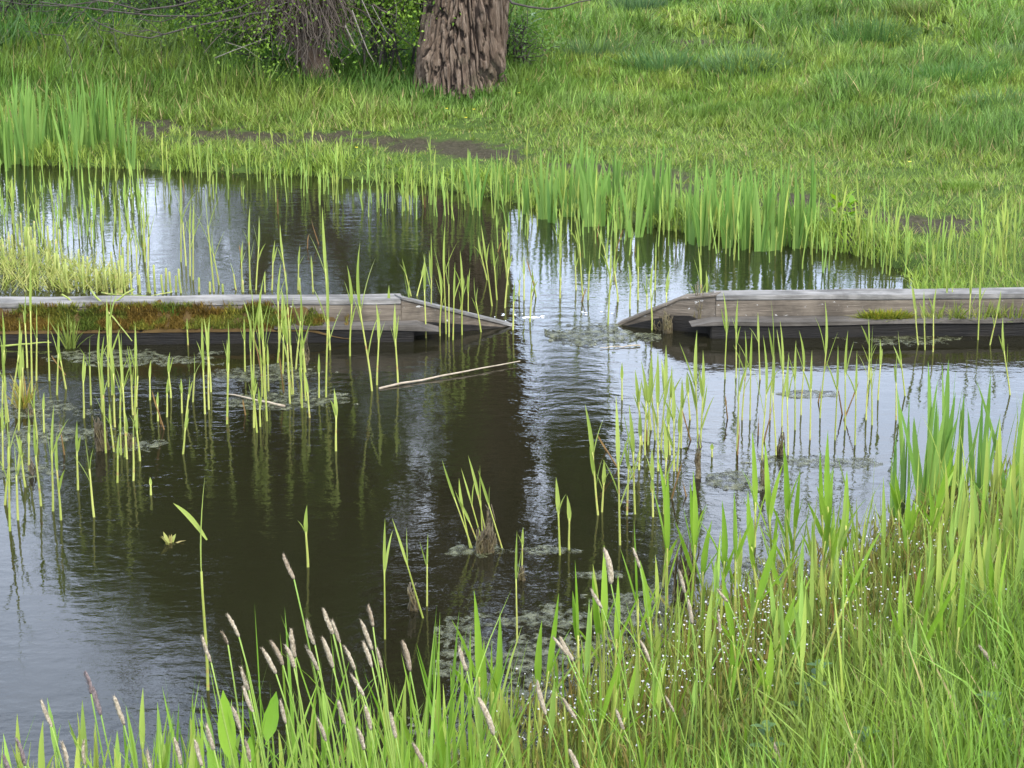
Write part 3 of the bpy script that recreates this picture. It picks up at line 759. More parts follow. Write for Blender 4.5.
# ------------------------------------------------------------------ iris plants
def iris(base, h, nleaf, w=.0195, spread=.13):
    parts = []
    fan = rng.uniform(0, 2 * math.pi)
    fd = np.array([math.cos(fan), math.sin(fan), 0])
    for i in range(nleaf):
        k = (i - (nleaf - 1) / 2) / max(1, nleaf - 1) * 2
        hh = h * (1 - .28 * abs(k)) * rng.uniform(.82, 1.05)
        ang = k * spread + rng.normal(0, .05)
        s = np.linspace(0, 1, 10)[:, None]; cv = rng.normal(0, .05) + k * .05
        bend = 0
        if rng.random() < .12: bend = rng.choice([-1, 1]) * rng.uniform(.2, .4)
        pp = np.array([0, 0, -.05]) + fd * k * .018 + rng.normal(0, .004, 3) + np.array([0, 0, 1]) * (hh + .05) * s + fd * hh * (ang * s + cv * s ** 2 + bend * np.clip(s - .6, 0, 1) ** 1.5) + np.array([-fd[1], fd[0], 0]) * rng.normal(0, .04) * hh * s ** 2 - np.array([0, 0, 1]) * hh * abs(bend) * np.clip(s - .6, 0, 1) * .9
        W = w * rng.uniform(.8, 1.15) * np.interp(s[:, 0], [0, .1, .5, .8, .93, 1], [.75, 1, .95, .62, .28, .01])
        tw = rng.normal(0, .5)
        o = np.array([-fd[1] * math.cos(tw) + fd[0] * math.sin(tw), fd[0] * math.cos(tw) + fd[1] * math.sin(tw), 0])
        V, Q, T = ribbon(pp, W, o, .08)
        parts.append(('leaf', V + base, Q, T))
    return parts
def place_iris(px, py, hpx, nleaf, zone, w=.0195, group='yellow flag iris plants at the water edge'):
    q = P(px, py, 0)
    if T1(q[0], q[1]) > .0: q = PG(px, py)
    top = PY(px, py - hpx, q[1]); h = top[2] - q[2]
    parts = iris(q, h, nleaf, w)
    build_plant('iris_plant', q, parts, {'leaf': M['iris']}, dict(label=f"{size_word(h,.34,.46)} green iris with {['','','','three','four','five','six','seven','eight','nine'][nleaf]} sword leaves, {zone}", cat='iris', group=group))
for i in range(19):
    px = -22 + i * 8.4 + rng.normal(0, 2); place_iris(px, rng.uniform(158, 173) - (3 if px > 120 else 0), rng.uniform(68, 108) * (1 - .25 * (px > 125)), int(rng.integers(5, 9)), 'in the left iris bed')
for i in range(16):
    px = -60 + i * 12.6 + rng.normal(0, 2); place_iris(px, rng.uniform(148, 160), rng.uniform(66, 96), int(rng.integers(5, 8)), 'at the back of the left iris bed')
IR = [(476,210,62),(500,200,55),(508,196,50),(527,212,50),(543,218,72),(552,222,70),(563,205,60),(580,214,75),(590,224,78),(603,225,62),(618,214,66),(636,238,75),(641,226,62),(655,215,70),(668,224,80),(680,228,66),(694,240,82),(702,247,78),(715,234,72),(727,250,82),(735,238,76),(748,244,68),(760,250,84),(772,252,90),(782,246,86),(795,250,72),(802,245,66),(650,235,50),(622,228,62),(570,216,66)] + [(float(rng.uniform(672, 812)), float(rng.uniform(232, 252)), float(rng.uniform(70, 88))) for _ in range(9)] + [(float(rng.uniform(540, 670)), float(rng.uniform(208, 228)), float(rng.uniform(60, 78))) for _ in range(6)]
for px, py, h in IR:
    place_iris(px, py + rng.uniform(-3, 3), h * rng.uniform(1.0, 1.22), int(rng.integers(4, 8)), 'in the long bed on the far shore')
IN = [(905,500,120,5),(925,505,150,6),(945,498,160,6),(958,488,110,4),(978,505,150,4),(1016,505,180,4),(935,485,95,4),(1045,520,170,6),(1075,520,170,6),(893,515,90,4)]
for px, py, h, n in IN:
    place_iris(px, py, h, n, 'at the right edge of the near shore', w=.021)

# ------------------------------------------------------------------ cut reed stubble behind the left wall
zone_lab = 'in the cut reed bed behind the left wall'
stub_n = 0
def stub(px, py, hpx, zone):
    q = P(px, py, 0); top = PY(px + rng.normal(0, .6), py - hpx, q[1]); h = max(.02, top[2])
    V, Q, T = tube(np.array([[0, 0, -.06], [0, 0, 0], [top[0] - q[0], 0, h * .6], [top[0] - q[0], 0, h]]), [.005, .0052, .0047, .0045], 7)
    o = link('cut_reed_stub', make_mesh('cut_reed_stub', V, [Q, T]), M['straw'], None, q)
    o.rotation_euler.z = rng.uniform(0, 6)
    things_meta.append(dict(obj=o, x=px, label=f"{'tall' if h>.13 else ('low' if h<.085 else 'middling')} pale cut reed stub {zone}", cat='reed stub', group='cut reed stubs'))
for i in range(70):
    px = rng.uniform(-8, 128); py = np.interp(px, [0, 60, 130], [240, 262, 285]) + rng.uniform(-6, 30); py = min(py, 293)
    stub(px, py, rng.uniform(14, 34), 'in the mown bed behind the left wall')
for px, py, h in [(150,293,24),(155,292,27),(163,293,18),(166,290,22),(171,292,20),(176,292,16),(181,293,24),(199,292,14),(210,292,10),(223,292,8),(243,292,12),(300,292,14),(132,294,22),(140,293,18)]:
    stub(px, py, h, 'standing just behind the left wall cap')
# litter mat of cut stalks
mb = MB(); n = 2600
px = rng.uniform(-150, 125, n); py = np.interp(px, [-150, 0, 60, 130], [232, 246, 262, 284]) + rng.uniform(0, 1, n) * (294 - np.interp(px, [-150, 0, 60, 130], [232, 246, 262, 284]))
q = np.array([P(a, b_, 0) for a, b_ in zip(px, py)]); q[:, 2] = rng.uniform(0, .03, n)
col = lerp(np.array([.24, .33, .07]), np.array([.42, .42, .17]), rng.uniform(0, 1, n)) * rng.uniform(.7, 1.2, (n, 1))
V, Q, T, C = blades(q, rng.uniform(.03, .12, n), rng.uniform(.003, .007, n), rng.uniform(.7, 1.1, n), rng.uniform(0, 6.28, n), rng.normal(0, .15, n), col, 3)
mb.add(V, Q, T, C)
g = link('cut_reed_litter', mb.mesh('cut_reed_litter'), M['grass']); tag(g, 'pale green litter of mown reeds floating behind the left wall', 'reed litter', None, 'stuff')
# ------------------------------------------------------------------ cut stalks lying on things
def lying(name, p, q, r, mat, label, cat, sag=.0, group=None):
    s = np.linspace(0, 1, 8)[:, None]; a, b_ = np.array(p), np.array(q)
    pts = a * (1 - s) + b_ * s; pts[:, 2] -= sag * np.sin(s[:, 0] * math.pi); pts += rng.normal(0, .0015, pts.shape)
    V, Q, T = tube(pts - a, np.interp(s[:, 0], [0, 1], [r, r * .45]), 6)
    o = link(name, make_mesh(name, V, [Q, T]), mat, None, a); tag(o, label, cat, group); return o
gl_ = 'cut stalks fallen over the left wall'
def WP(px, z, f): 
    q = wall_at(px, f); return np.array([q[0], q[1], z])
lying('fallen_stalk', WP(60, .175, .05), P(104, 327, .05), .004, M['straw'], 'long green cut stalk slanting down right over the mossy wall', 'stalk', 0, gl_)
lying('fallen_stalk', WP(88, .19, .07), P(132, 341, .03), .0045, M['straw'], 'broad green cut stalk crossing the others over the mossy wall', 'stalk', 0, gl_)
lying('fallen_stalk', WP(134, .20, .02), P(80, 325, .06), .004, M['straw'], 'cut stalk slanting down left over the mossy wall', 'stalk', 0, gl_)
lying('fallen_stalk', WP(170, .176, .06), WP(152, .176, .0), .003, M['straw'], 'short cut stalk lying across the wall cap', 'stalk', 0, gl_)
lying('fallen_stalk', WP(100, .176, .05), WP(146, .174, .01), .003, M['straw'], 'thin straw lying along the wall cap', 'stalk', 0, gl_)
lying('fallen_stalk', P(76, 326, .06), P(168, 338, .02), .004, M['straw'], 'near-level pale stalk along the mossy ledge', 'stalk', 0, gl_)
lying('fallen_stalk', P(0, 346, .01), P(52, 342, .02), .0045, M['straw'], 'pale stalk floating at the foot of the mossy wall', 'stalk', 0, gl_)
lying('floating_stick', P(380, 388, .003), P(520, 361, .012), .0045, M['stick'], 'long thin pale stick floating in front of the weir gap', 'stick', 0, 'sticks floating on the pond')
lying('floating_stick', P(285, 406, .004), P(226, 394, .010), .005, M['stick'], 'short pinkish stick floating left of the long stick', 'stick', 0, 'sticks floating on the pond')
lying('floating_stick', P(640, 345, .006), P(600, 348, .004), .003, M['stick'], 'thin pale straw on the algae in the weir gap', 'stick', 0, 'sticks floating on the pond')

# ------------------------------------------------------------------ moss on the left ledge
mb = MB(); n = 34000
s_ = rng.uniform(-40, 348, n); keep = []
pts = np.array([wall_at(a, 0) for a in np.linspace(-60, 360, 60)])
xs = np.linspace(-60, 360, 60)
bx = np.interp(s_, xs, pts[:, 0]); by = np.interp(s_, xs, pts[:, 1])
mn = fbm(bx * 7, by * 7, 81, 3)
f = rng.uniform(0, 1, n)
up = f < .45
off = np.where(up, -.004 + rng.uniform(-.02, .003, n), rng.uniform(-.095, -.004, n))
zz = np.where(up, rng.uniform(.065, .14, n), .054 + (1 - np.abs(off + .03) / .08).clip(0, 1) * .03)
ok = rng.uniform(0, 1, n) < sstep(.36, .5, mn + .08 * (zz < .09) - .12 * (zz > .115))
root = np.stack([bx + wn[0] * off, by + wn[1] * off, zz], 1)[ok]; mm = mn[ok]; n = len(root)
mc = lerp(np.array([.10, .15, .03]), np.array([.30, .27, .05]), np.clip(fbm(root[:, 0] * 6, root[:, 2] * 10, 89, 3) * 1.6 - .4 + rng.normal(0, .2, n), 0, 1))
mc = lerp(mc, np.array([.20, .085, .03]), (fbm(root[:, 0] * 9, root[:, 2] * 20, 83, 3) > .52) * .6) * rng.uniform(.5, 1.2, (n, 1))
V, Q, T, C = blades(root, rng.uniform(.008, .03, n), rng.uniform(.002, .005, n), np.abs(rng.normal(.3, .3, n)), rng.normal(-1.57, 1.1, n), rng.uniform(0, .5, n), mc, 2); mb.add(V, Q, T, C)
# bedding under the moss
sx_ = np.linspace(-60, 350, 200); rows = []
for i, (o_, z_) in enumerate([(-.097, .048), (-.094, .056), (-.075, .066), (-.05, .074), (-.022, .086), (-.008, .105), (.0005, .12)]):
    b0 = np.array([np.interp(sx_, xs, pts[:, 0]), np.interp(sx_, xs, pts[:, 1])]).T
    k = (fbm(sx_ * .09, np.full(200, i * .35), 85, 4) - .52)
    taper = sstep(352, 300, sx_)
    rows.append(np.stack([b0[:, 0] + wn[0] * (o_ + k * .008), b0[:, 1] + wn[1] * (o_ + k * .008) , (z_ + k * (.03 + .022 * i) * (i > 0)) * (.3 + .7 * taper)], 1))
V = np.concatenate(rows); ii = (np.arange(6)[:, None] * 200 + np.arange(199)[None]).ravel()
cc = np.array([.075, .05, .022]) * (.5 + fbm(V[:, 0] * 14, V[:, 2] * 40, 87, 3))[:, None]
mb.add(V, np.stack([ii, ii + 1, ii + 201, ii + 200], 1), None, cc)
g = link('moss', mb.mesh('moss'), M['moss']); tag(g, 'olive and rusty moss growing on the left wall ledge', 'moss', None, 'stuff')

def tuft(name, base, n, h, w, spread, c1, c2, label, cat, mat=None, group=None, lean=.35, rx=.05, ry=None, K=3):
    ry = rx if ry is None else ry
    a = rng.uniform(0, 6.28, n); r = np.sqrt(rng.uniform(0, 1, n))
    root = np.stack([np.cos(a) * r * rx, np.sin(a) * r * ry, np.full(n, -.01)], 1)
    if name == 'grass_tussock':
        root[:, 2] = terrain(base[0] + root[:, 0], base[1] + root[:, 1]) - base[2] - .01
    az = a + rng.normal(0, .6, n)
    col = lerp(np.array(c1), np.array(c2), rng.uniform(0, 1, n)) * rng.uniform(.75, 1.25, (n, 1))
    V, Q, T, C = blades(root, h * rng.uniform(.5, 1.1, n), w * rng.uniform(.7, 1.3, n), np.abs(rng.normal(0, lean, n)) * (.3 + r), az, np.abs(rng.normal(0, spread, n)), col, K)
    o = link(name, make_mesh(name, V, [Q, T], C), mat or M['grass'], None, base); tag(o, label, cat, group); return o
# green plants on the right ledge
tuft('moss_cushion', WP(884, .07, -.05), 900, .045, .004, .5, (.10, .17, .02), (.24, .22, .03), 'bright mossy cushion on the right wall ledge', 'moss', M['moss'], None, .5, .10, .02)
tuft('moss_cushion', WP(850, .066, -.06), 300, .014, .004, .5, (.35, .30, .05), (.30, .20, .04), 'small yellow moss patch at the corner of the right ledge', 'moss', M['moss'], None, .5, .07, .012)
for i, (px, lb) in enumerate([(940, 'grass tuft on the right ledge nearest the mossy cushion'), (975, 'middle grass tuft on the right wall ledge'), (1010, 'grass tuft on the right wall ledge at the frame edge')]):
    tuft('grass_tuft', WP(px, .06, -.06), 80, .09, .005, .4, (.12, .19, .04), (.26, .28, .08), lb, 'grass tuft', None, 'grass tufts on the right wall', .4, .10, .02)
tuft('grass_tuft', WP(170, .10, -.01), 60, .06, .004, .3, (.07, .18, .04), (.12, .25, .05), 'small bright green tuft hanging over the mossy ledge', 'grass tuft', None, None, .3, .03, .01)
tuft('grass_tuft', P(70, 348, .0), 40, .14, .006, .2, (.13, .20, .05), (.25, .30, .09), 'spiky green tuft at the foot of the mossy wall', 'grass tuft', None, None, .35, .02, .02)
tuft('grass_tuft', P(24, 408, .0), 50, .13, .007, .25, (.20, .25, .05), (.36, .24, .09), 'leafy tuft with reddish base on the left algae', 'grass tuft', None, None, .35, .02, .02)

# ------------------------------------------------------------------ algae mats
def blob(cx, cy, rx, ry, seed, z=.006, step=.006, thr=.0, rough=.9):
    """irregular patch, world axes; rx, ry in metres"""
    xs = np.arange(-rx * 1.3, rx * 1.3, step); ys = np.arange(-ry * 1.3, ry * 1.3, step)
    X, Y = np.meshgrid(xs, ys)
    f = 1 - np.sqrt((X / rx) ** 2 + (Y / ry) ** 2) + (fbm((X + cx) * 7 + seed, (Y + cy) * 8, seed, 4) - .5) * 2 * rough + (fbm((X + cx) * 34, (Y + cy) * 36, seed + 5, 3) - .5) * 1.15
    Z = np.where(f > thr, np.minimum(z, (f - thr) * z * 5), (f - thr) * .04).clip(-.02, 1) + (fbm((X + cx) * 30, (Y + cy) * 30, seed + 2, 3) - .5) * .004 * (f > thr)
    ok = f > thr - .12
    n_x = len(xs); ii = (np.arange(len(ys) - 1)[:, None] * n_x + np.arange(n_x - 1)[None])
    qk = ok[:-1, :-1] & ok[1:, :-1] & ok[:-1, 1:] & ok[1:, 1:]
    ii = ii[qk]; Q = np.stack([ii, ii + 1, ii + n_x + 1, ii + n_x], 1)
    used = np.unique(Q); rem = np.zeros(X.size, int); rem[used] = np.arange(len(used))
    return np.stack([X.ravel(), Y.ravel(), Z.ravel()], 1)[used], rem[Q]
def algae(px, py, wpx, hpx, label, z=.003, rough=.9, thr=0., seed=None):
    c_ = P(px, py); a = P(px - wpx / 2, py); b_ = P(px + wpx / 2, py); t = P(px, py - hpx / 2); u = P(px, py + hpx / 2)
    V, Q = blob(c_[0], c_[1], (b_[0] - a[0]) / 2, (t[1] - u[1]) / 2, int(px + py) if seed is None else seed, z, max(.005, (b_[0] - a[0]) / 130), thr, rough)
    if len(Q) == 0: return
    o = link('algae_mat', make_mesh('algae_mat', V, [Q]), M['algae'], None, (c_[0], c_[1], 0)); tag(o, label, 'algae mat', 'algae mats floating on the pond'); return o
algae(603, 335, 90, 17, 'pale algae mat filling the weir gap beside the right wing', .008, .8)
algae(40, 410, 100, 18, 'grey algae mat at the left edge below the mossy wall', .003, .7)
algae(40, 435, 130, 20, 'widest grey algae mat at the left edge around the stubs', .003, .7)
algae(22, 470, 85, 15, 'lowest of the grey algae mats at the left edge', .003, .7)
algae(128, 448, 60, 14, 'algae patch around the large rotten reed base', .003, .8)
algae(275, 372, 110, 16, 'thin algae streak before the middle of the left wall', .003, .7)
algae(288, 400, 110, 16, 'algae streak beside the short pinkish stick', .003, .7)
algae(130, 358, 150, 14, 'broken dark algae sheet along the foot of the mossy wall', .003, 1.2)
algae(485, 549, 66, 14, 'algae ring round the rotten base in mid pond', .003, .7)
algae(545, 551, 60, 8, 'thin algae streak right of the mid-pond rotten base', .003, .8)
algae(733, 480, 66, 16, 'pale algae mound in the bright water', .009, .8)
algae(812, 462, 110, 12, 'long algae streak in the bright water by the iris', .003, .8)
algae(808, 394, 55, 7, 'small algae scrap in the bright water nearest the right wall', .003, .7)
algae(900, 340, 120, 14, 'green scum along the foot of the right wall', .003, .9)
algae(560, 668, 200, 110, 'large rough grey algae mat by the near bank', .003, 1.1, 0.)
algae(640, 610, 90, 60, 'broken algae mat around the brown clump', .003, 1.1, .1)
algae(470, 735, 130, 60, 'dark algae mat at the bottom edge of the pond', .003, 1.1, .1)
algae(780, 570, 110, 26, 'flecked algae among the reeds of the near shore', .003, 1.1, .1)
algae(585, 575, 60, 8, 'thin algae line left of the brown clump', .003, .8)

# foam flecks
mb = MB()
for (px, py, w_, h_, n) in [(512, 317, 26, 7, 10), (588, 313, 30, 6, 5), (540, 318, 14, 4, 5), (140, 318, 10, 3, 0)]:
    for _ in range(n):
        q = P(px + rng.normal(0, w_ / 2.5), py + rng.normal(0, h_ / 2.5)); r = rng.uniform(.0015, .005)
        a = np.linspace(0, 6.28, 9)[:-1]; rr = r * rng.uniform(.6, 1.3, 8)
        V = np.concatenate([np.stack([q[0] + np.cos(a) * rr * 1.8, q[1] + np.sin(a) * rr, np.full(8, .001)], 1), [[q[0], q[1], .004]]])
        mb.add(V, None, [(i, (i + 1) % 8, 8) for i in range(8)])
q = P(531, 318)
for _ in range(5):
    a = np.linspace(0, 6.28, 9)[:-1]; c_ = q + np.array([rng.normal(0, .02), rng.normal(0, .008), 0])
    V = np.concatenate([np.stack([c_[0] + np.cos(a) * .025, c_[1] + np.sin(a) * .012, np.full(8, .001)], 1), [[c_[0], c_[1], .006]]]); mb.add(V, None, [(i, (i + 1) % 8, 8) for i in range(8)])
g = link('foam_flecks', mb.mesh('foam_flecks', cols=False), M['foam']); tag(g, 'white foam flecks drifting through the weir gap', 'foam', None, 'stuff')

# ------------------------------------------------------------------ rotten reed bases
def rotten(px, py, wpx, hpx, label, lean=0., spikes=10, mat='rot', point=1.):
    q = P(px, py); a = P(px - wpx / 2, py); b_ = P(px + wpx / 2, py); r = (b_[0] - a[0]) / 2; h0 = PY(px, py - hpx, q[1])[2]; h = h0 * .55; r *= .8; spikes = spikes * 3
    nr, ns = 16, 20; mb = MB()
    t = np.linspace(0, 1, nr)[:, None]; an = np.arange(ns)[None] * 6.2832 / ns
    rad = r * (1 - t ** point * .86) * (1 + 1.3 * (fbm(np.cos(an) * 1.6 + px, np.sin(an) * 1.6 + t * 4, int(px), 4) - .5) + .25 * np.sin(an * 5 + t * 3 + px))
    X = rad * np.cos(an) + lean * h * t; Y = rad * np.sin(an) * .8; Z = -.05 + (h + .05) * t + 0 * an
    V = np.stack([X, Y, np.broadcast_to(Z, X.shape)], -1).reshape(-1, 3)
    i = np.arange(nr - 1)[:, None] * ns; j = np.arange(ns)[None]; k = (j + 1) % ns
    mb.add(V, np.stack([i + j, i + k, i + ns + k, i + ns + j], -1).reshape(-1, 4), [((nr - 1) * ns + q_, (nr - 1) * ns + (q_ + 1) % ns, (nr - 1) * ns) for q_ in range(1, ns - 1)])
    for _ in range(spikes):
        a_ = rng.uniform(0, 6.28); rr = r * rng.uniform(.3, 1.0); b0 = np.array([math.cos(a_) * rr, math.sin(a_) * rr * .8, -.02]); hh = h0 * rng.uniform(.35, 1.1)
        tp = np.array([b0[0] * rng.uniform(.2, .9) + lean * hh, b0[1] * .5 + rng.normal(0, .01), hh]) + np.array([rng.normal(0, r * .35), 0, 0]); s = np.linspace(0, 1, 5)[:, None]
        V, Q, T = tube(b0 * (1 - s) + tp * s + rng.normal(0, .004, (5, 3)), np.linspace(.0034, .0012, 5) * rng.uniform(.7, 1.3), 5); mb.add(V, Q, T)
    o = link('rotten_reed_base', mb.mesh('rotten_reed_base', cols=False), M[mat], None, q); tag(o, label, 'rotten reed base', 'rotten reed bases in the pond'); return o
rotten(103, 450, 18, 30, 'large brown rotten reed base with fresh reeds among it at left', -.1, 22)
rotten(128, 447, 18, 14, 'low dark rotten reed base right of the largest one', .1, 12)
rotten(484, 552, 24, 26, 'mid-pond rotten reed base with thin leaning shoots', .1, 20)
rotten(493, 545, 10, 38, 'thin leaning spur of old reed in mid pond', -.15, 6)
rotten(683, 600, 26, 60, 'dark brown old clump by the near shore', 0, 22, point=2.)
rotten(698, 478, 7, 42, 'dark rotten stalk in the clump right of the gap', 0, 4, point=2.5)
rotten(765, 487, 9, 34, 'thin dark rotten stalk in the bright water', -.1, 4, point=2.5)
rotten(780, 454, 9, 24, 'stubby olive leafy stump in the bright water', .1, 6, point=2)
rotten(415, 610, 10, 24, 'small leaning rotten base left of the mid-pond one', -.2, 6)
rotten(522, 580, 9, 14, 'tiny rotten base right of the mid-pond one', 0, 5)
rotten(697, 331, 9, 46, 'old brown reed stalk before the right wing board', 0, 5, point=3.)
rotten(663, 330, 20, 14, 'brown debris lump before the right wing board', .2, 14)
rotten(668, 333, 12, 22, 'mossy stub before the right wing board', 0, 8, point=2.)
rotten(32, 475, 7, 22, 'thin rotten stub on the lowest left algae mat', 0, 3, point=2)
rotten(30, 415, 10, 10, 'low rotten base on the left algae mats', 0, 6, point=2)
rotten(305, 365, 9, 30, 'olive rotten stalk before the left wall middle', 0, 5, point=2.5)
# shoots leaning out of the mid pond base
for bx, by, tx, ty in [(472, 545, 442, 460), (480, 542, 459, 500), (484, 530, 461, 468), (489, 512, 468, 455), (502, 540, 478, 470), (470, 500, 459, 478), (483, 520, 480, 465)]:
    n_reed = 0
    q = P(bx, 548); tip = PY(tx, ty, q[1] + .01); h = tip[2]
    parts = reed_parts(q, tip, int(rng.choice([1, 2])), .005, .009)
    build_plant('reed', q, parts, RM, dict(label='thin leaning shoot growing from the mid-pond rotten base', cat='reed', group='shoots of the mid-pond rotten base'))
n_reed = 300
# floating leaf bit
o = tuft('floating_leaf', P(170, 543, .002), 9, .05, .012, .3, (.22, .26, .08), (.3, .26, .12), 'crumpled olive leaf floating alone in the lower left', 'leaf', None, None, .9, .01, .01)

# ------------------------------------------------------------------ foxtail grasses
FX = [(85,671,91,694,1),(93,687,101,715,1),(41,700,52,727,0),(114,696,124,725,0),(202,636,211,662,0),(227,614,239,637,0),(222,632,228,645,2),(283,554,294,579,2),(262,648,276,674,0),(271,641,283,665,2),(291,629,295,658,0),(285,645,294,668,0),(241,667,249,690,0),(243,686,253,712,0),(16,738,25,766,1),(3,755,10,780,1),(84,740,85,765,0),(147,750,153,775,0),(195,740,202,766,0),(245,740,250,762,2),
 (323,608,333,634,0),(332,620,340,643,0),(322,637,333,668,0),(307,620,315,645,0),(306,646,318,670,0),(344,646,355,670,0),(351,674,364,696,0),(361,620,372,650,0),(368,605,373,627,2),(363,642,372,667,0),(377,649,382,668,0),(402,640,410,671,2),(459,646,467,671,0),(478,697,494,735,0),(537,680,546,715,0),(413,743,427,768,2),(317,718,326,741,0),
 (553,637,567,655,0),(560,637,573,661,0),(633,548,640,568,0),(679,570,685,593,0),(688,599,692,624,0),(717,589,728,602,0),(718,612,720,633,0),(591,589,602,608,0),(604,548,611,584,0),(563,698,576,719,0),(569,749,580,775,0),(666,697,674,712,0),(616,709,624,730,0),
 (979,645,998,670,0),(919,710,924,725,0),(889,714,897,738,0),(850,749,860,768,0),(774,743,783,766,0),(280,700,286,724,0),(365,706,371,730,0),(390,712,396,738,0),(357,728,364,750,0),(206,724,214,750,0),(174,738,181,765,0),(62,742,68,768,0),(232,706,240,730,0),(338,700,345,724,0),(640,640,650,662,0)]
head_m = {}
for nm, stops in {0: [(.3, (.11, .086, .052)), (.5, (.19, .155, .105)), (.7, (.29, .25, .185))], 1: [(.3, (.05, .036, .034)), (.5, (.095, .07, .066)), (.7, (.15, .12, .11))], 2: [(.3, (.085, .062, .038)), (.5, (.15, .115, .075)), (.7, (.23, .19, .14))]}.items():
    head_m[nm] = plain_mat('foxtail_head', stops, 300, .9, .6, 500, detail=3, dist=.002)
HW = {0: 'pale beige', 1: 'dark purplish', 2: 'rusty tan'}
for tx, ty, bx, by, kd in FX:
    # plane where the plant stands: heads 0.45..0.6 m over the bank
    gx_ = (bx - 512) / F
    Y0 = np.interp(bx, [0, 400, 520, 650, 800, 1000], [3.0, 3.1, 3.3, 3.7, 4.0, 4.0]) + (620 - by) * .0016 + rng.normal(0, .04)
    neck = PY(bx, by, Y0); tip = PY(tx, ty, Y0 - rng.uniform(0, .01))
    rx_ = neck[0] + rng.uniform(.01, .10) * np.sign(bx - tx + .01); base = np.array([rx_, Y0 + rng.normal(0, .03), 0]); base[2] = T1(base[0], base[1])
    root = empty('foxtail_grass', base)
    s = np.linspace(0, 1, 9)[:, None]
    ctrl = neck - (tip - neck) * 3.5; ctrl[2] = base[2] + (neck[2] - base[2]) * .55
    pts = base * (1 - s) ** 2 + 2 * ctrl * s * (1 - s) + neck * s ** 2
    V, Q, T = tube(pts, np.linspace(.0022, .0012, 9), 5); link('stem', make_mesh('stem', V - base, [Q, T]), M['foxtail_stem'], root)
    # head: a bristly spindle
    ns, nr = 10, 13; t = np.linspace(0, 1, nr)
    hl = np.linalg.norm(tip - neck); rr = hl * rng.uniform(.058, .078) * np.interp(t, [0, .06, .3, .7, .93, 1], [.35, .8, 1, .95, .6, .15]) + .0
    pp = neck * (1 - t[:, None]) + tip * t[:, None] + np.outer(np.sin(t * math.pi), [hl * .03 * rng.normal(), 0, 0])
    V, Q, T = tube(pp, rr, ns); k = rng.normal(0, .00045, V.shape); mbh = MB(); mbh.add(V + k, Q, T)
    nb = 110; tb = rng.uniform(.02, .98, nb); ab = rng.uniform(0, 6.28, nb); axd = norm(tip - neck); s1 = norm(np.cross(axd, [0, 1, 0])); s2 = np.cross(axd, s1)
    cpt = neck + np.outer(tb, tip - neck); rb = np.interp(tb, t, rr)[:, None]; dr = np.cos(ab)[:, None] * s1 + np.sin(ab)[:, None] * s2
    p0 = cpt + dr * rb * .8; p1 = p0 + (dr * .5 + axd) * .0050; wv_ = np.cross(dr, axd) * .0003
    Vb = np.stack([p0 - wv_, p0 + wv_, p1], 1).reshape(-1, 3); mbh.add(Vb, None, np.arange(nb * 3).reshape(-1, 3))
    link('seed_head', mbh.mesh('seed_head', base, cols=False), head_m[kd], root)
    for q_ in range(int(rng.integers(1, 3))):
        t0 = rng.uniform(.15, .6); j = int(t0 * 8); p0 = pts[j]; az = rng.uniform(0, 6.28); o_ = np.array([math.cos(az), .4 * math.sin(az), 0]); ll = rng.uniform(.09, .19); s_ = np.linspace(0, 1, 6)[:, None]
        pl = p0 + np.array([0, 0, 1]) * ll * (s_ - .25 * s_ ** 2) + o_ * ll * (.3 * s_ + .25 * s_ ** 2)
        V, Q, T = ribbon(pl, .0065 * np.interp(s_[:, 0], [0, .2, .6, 1], [.4, 1, .8, .02]), o_, .15)
        link('leaf', make_mesh('leaf', V - base, [Q]), M['reed_broad'], root)
    side = 'at the bottom left' if bx < 160 else ('in the lower left cluster' if bx < 430 else ('before the large algae mat' if bx < 590 else ('among the white flowers' if bx < 740 else 'on the lush lower right bank')))
    things_meta.append(dict(obj=root, x=bx, label=f"{'high' if by<650 else ('low' if by>720 else 'mid-height')} {HW[kd]} foxtail head {side}", cat='foxtail grass', group='foxtail grasses on the near bank'))

# long leaf blades of the near bank's left corner: dense stuff
n = 3400; x = rng.uniform(-1.2, 1.1, n); y = rng.uniform(2.5, 3.6, n); z = terrain(x, y)
ok = (sdist(x, y) > -.06) & (rng.uniform(0, 1, n) < .35 + .65 * sstep(-.7, -.1, x)); x, y, z = x[ok], y[ok], z[ok]; n = len(x)
hh = rng.uniform(.16, .50, n) * (1 - .35 * sstep(-.45, -.8, x)) * (1 - .5 * sstep(-.12, .02, x))
col = lerp(np.array([.13, .26, .04]), np.array([.25, .38, .08]), rng.uniform(0, 1, n)) * rng.uniform(.7, 1.15, (n, 1))
V, Q, T, C = blades(np.stack([x, y, z - .01], 1), hh, rng.uniform(.004, .0095, n), np.abs(rng.normal(0, .14, n)), rng.uniform(0, 6.28, n), np.abs(rng.normal(.03, .12, n)), col, 5)
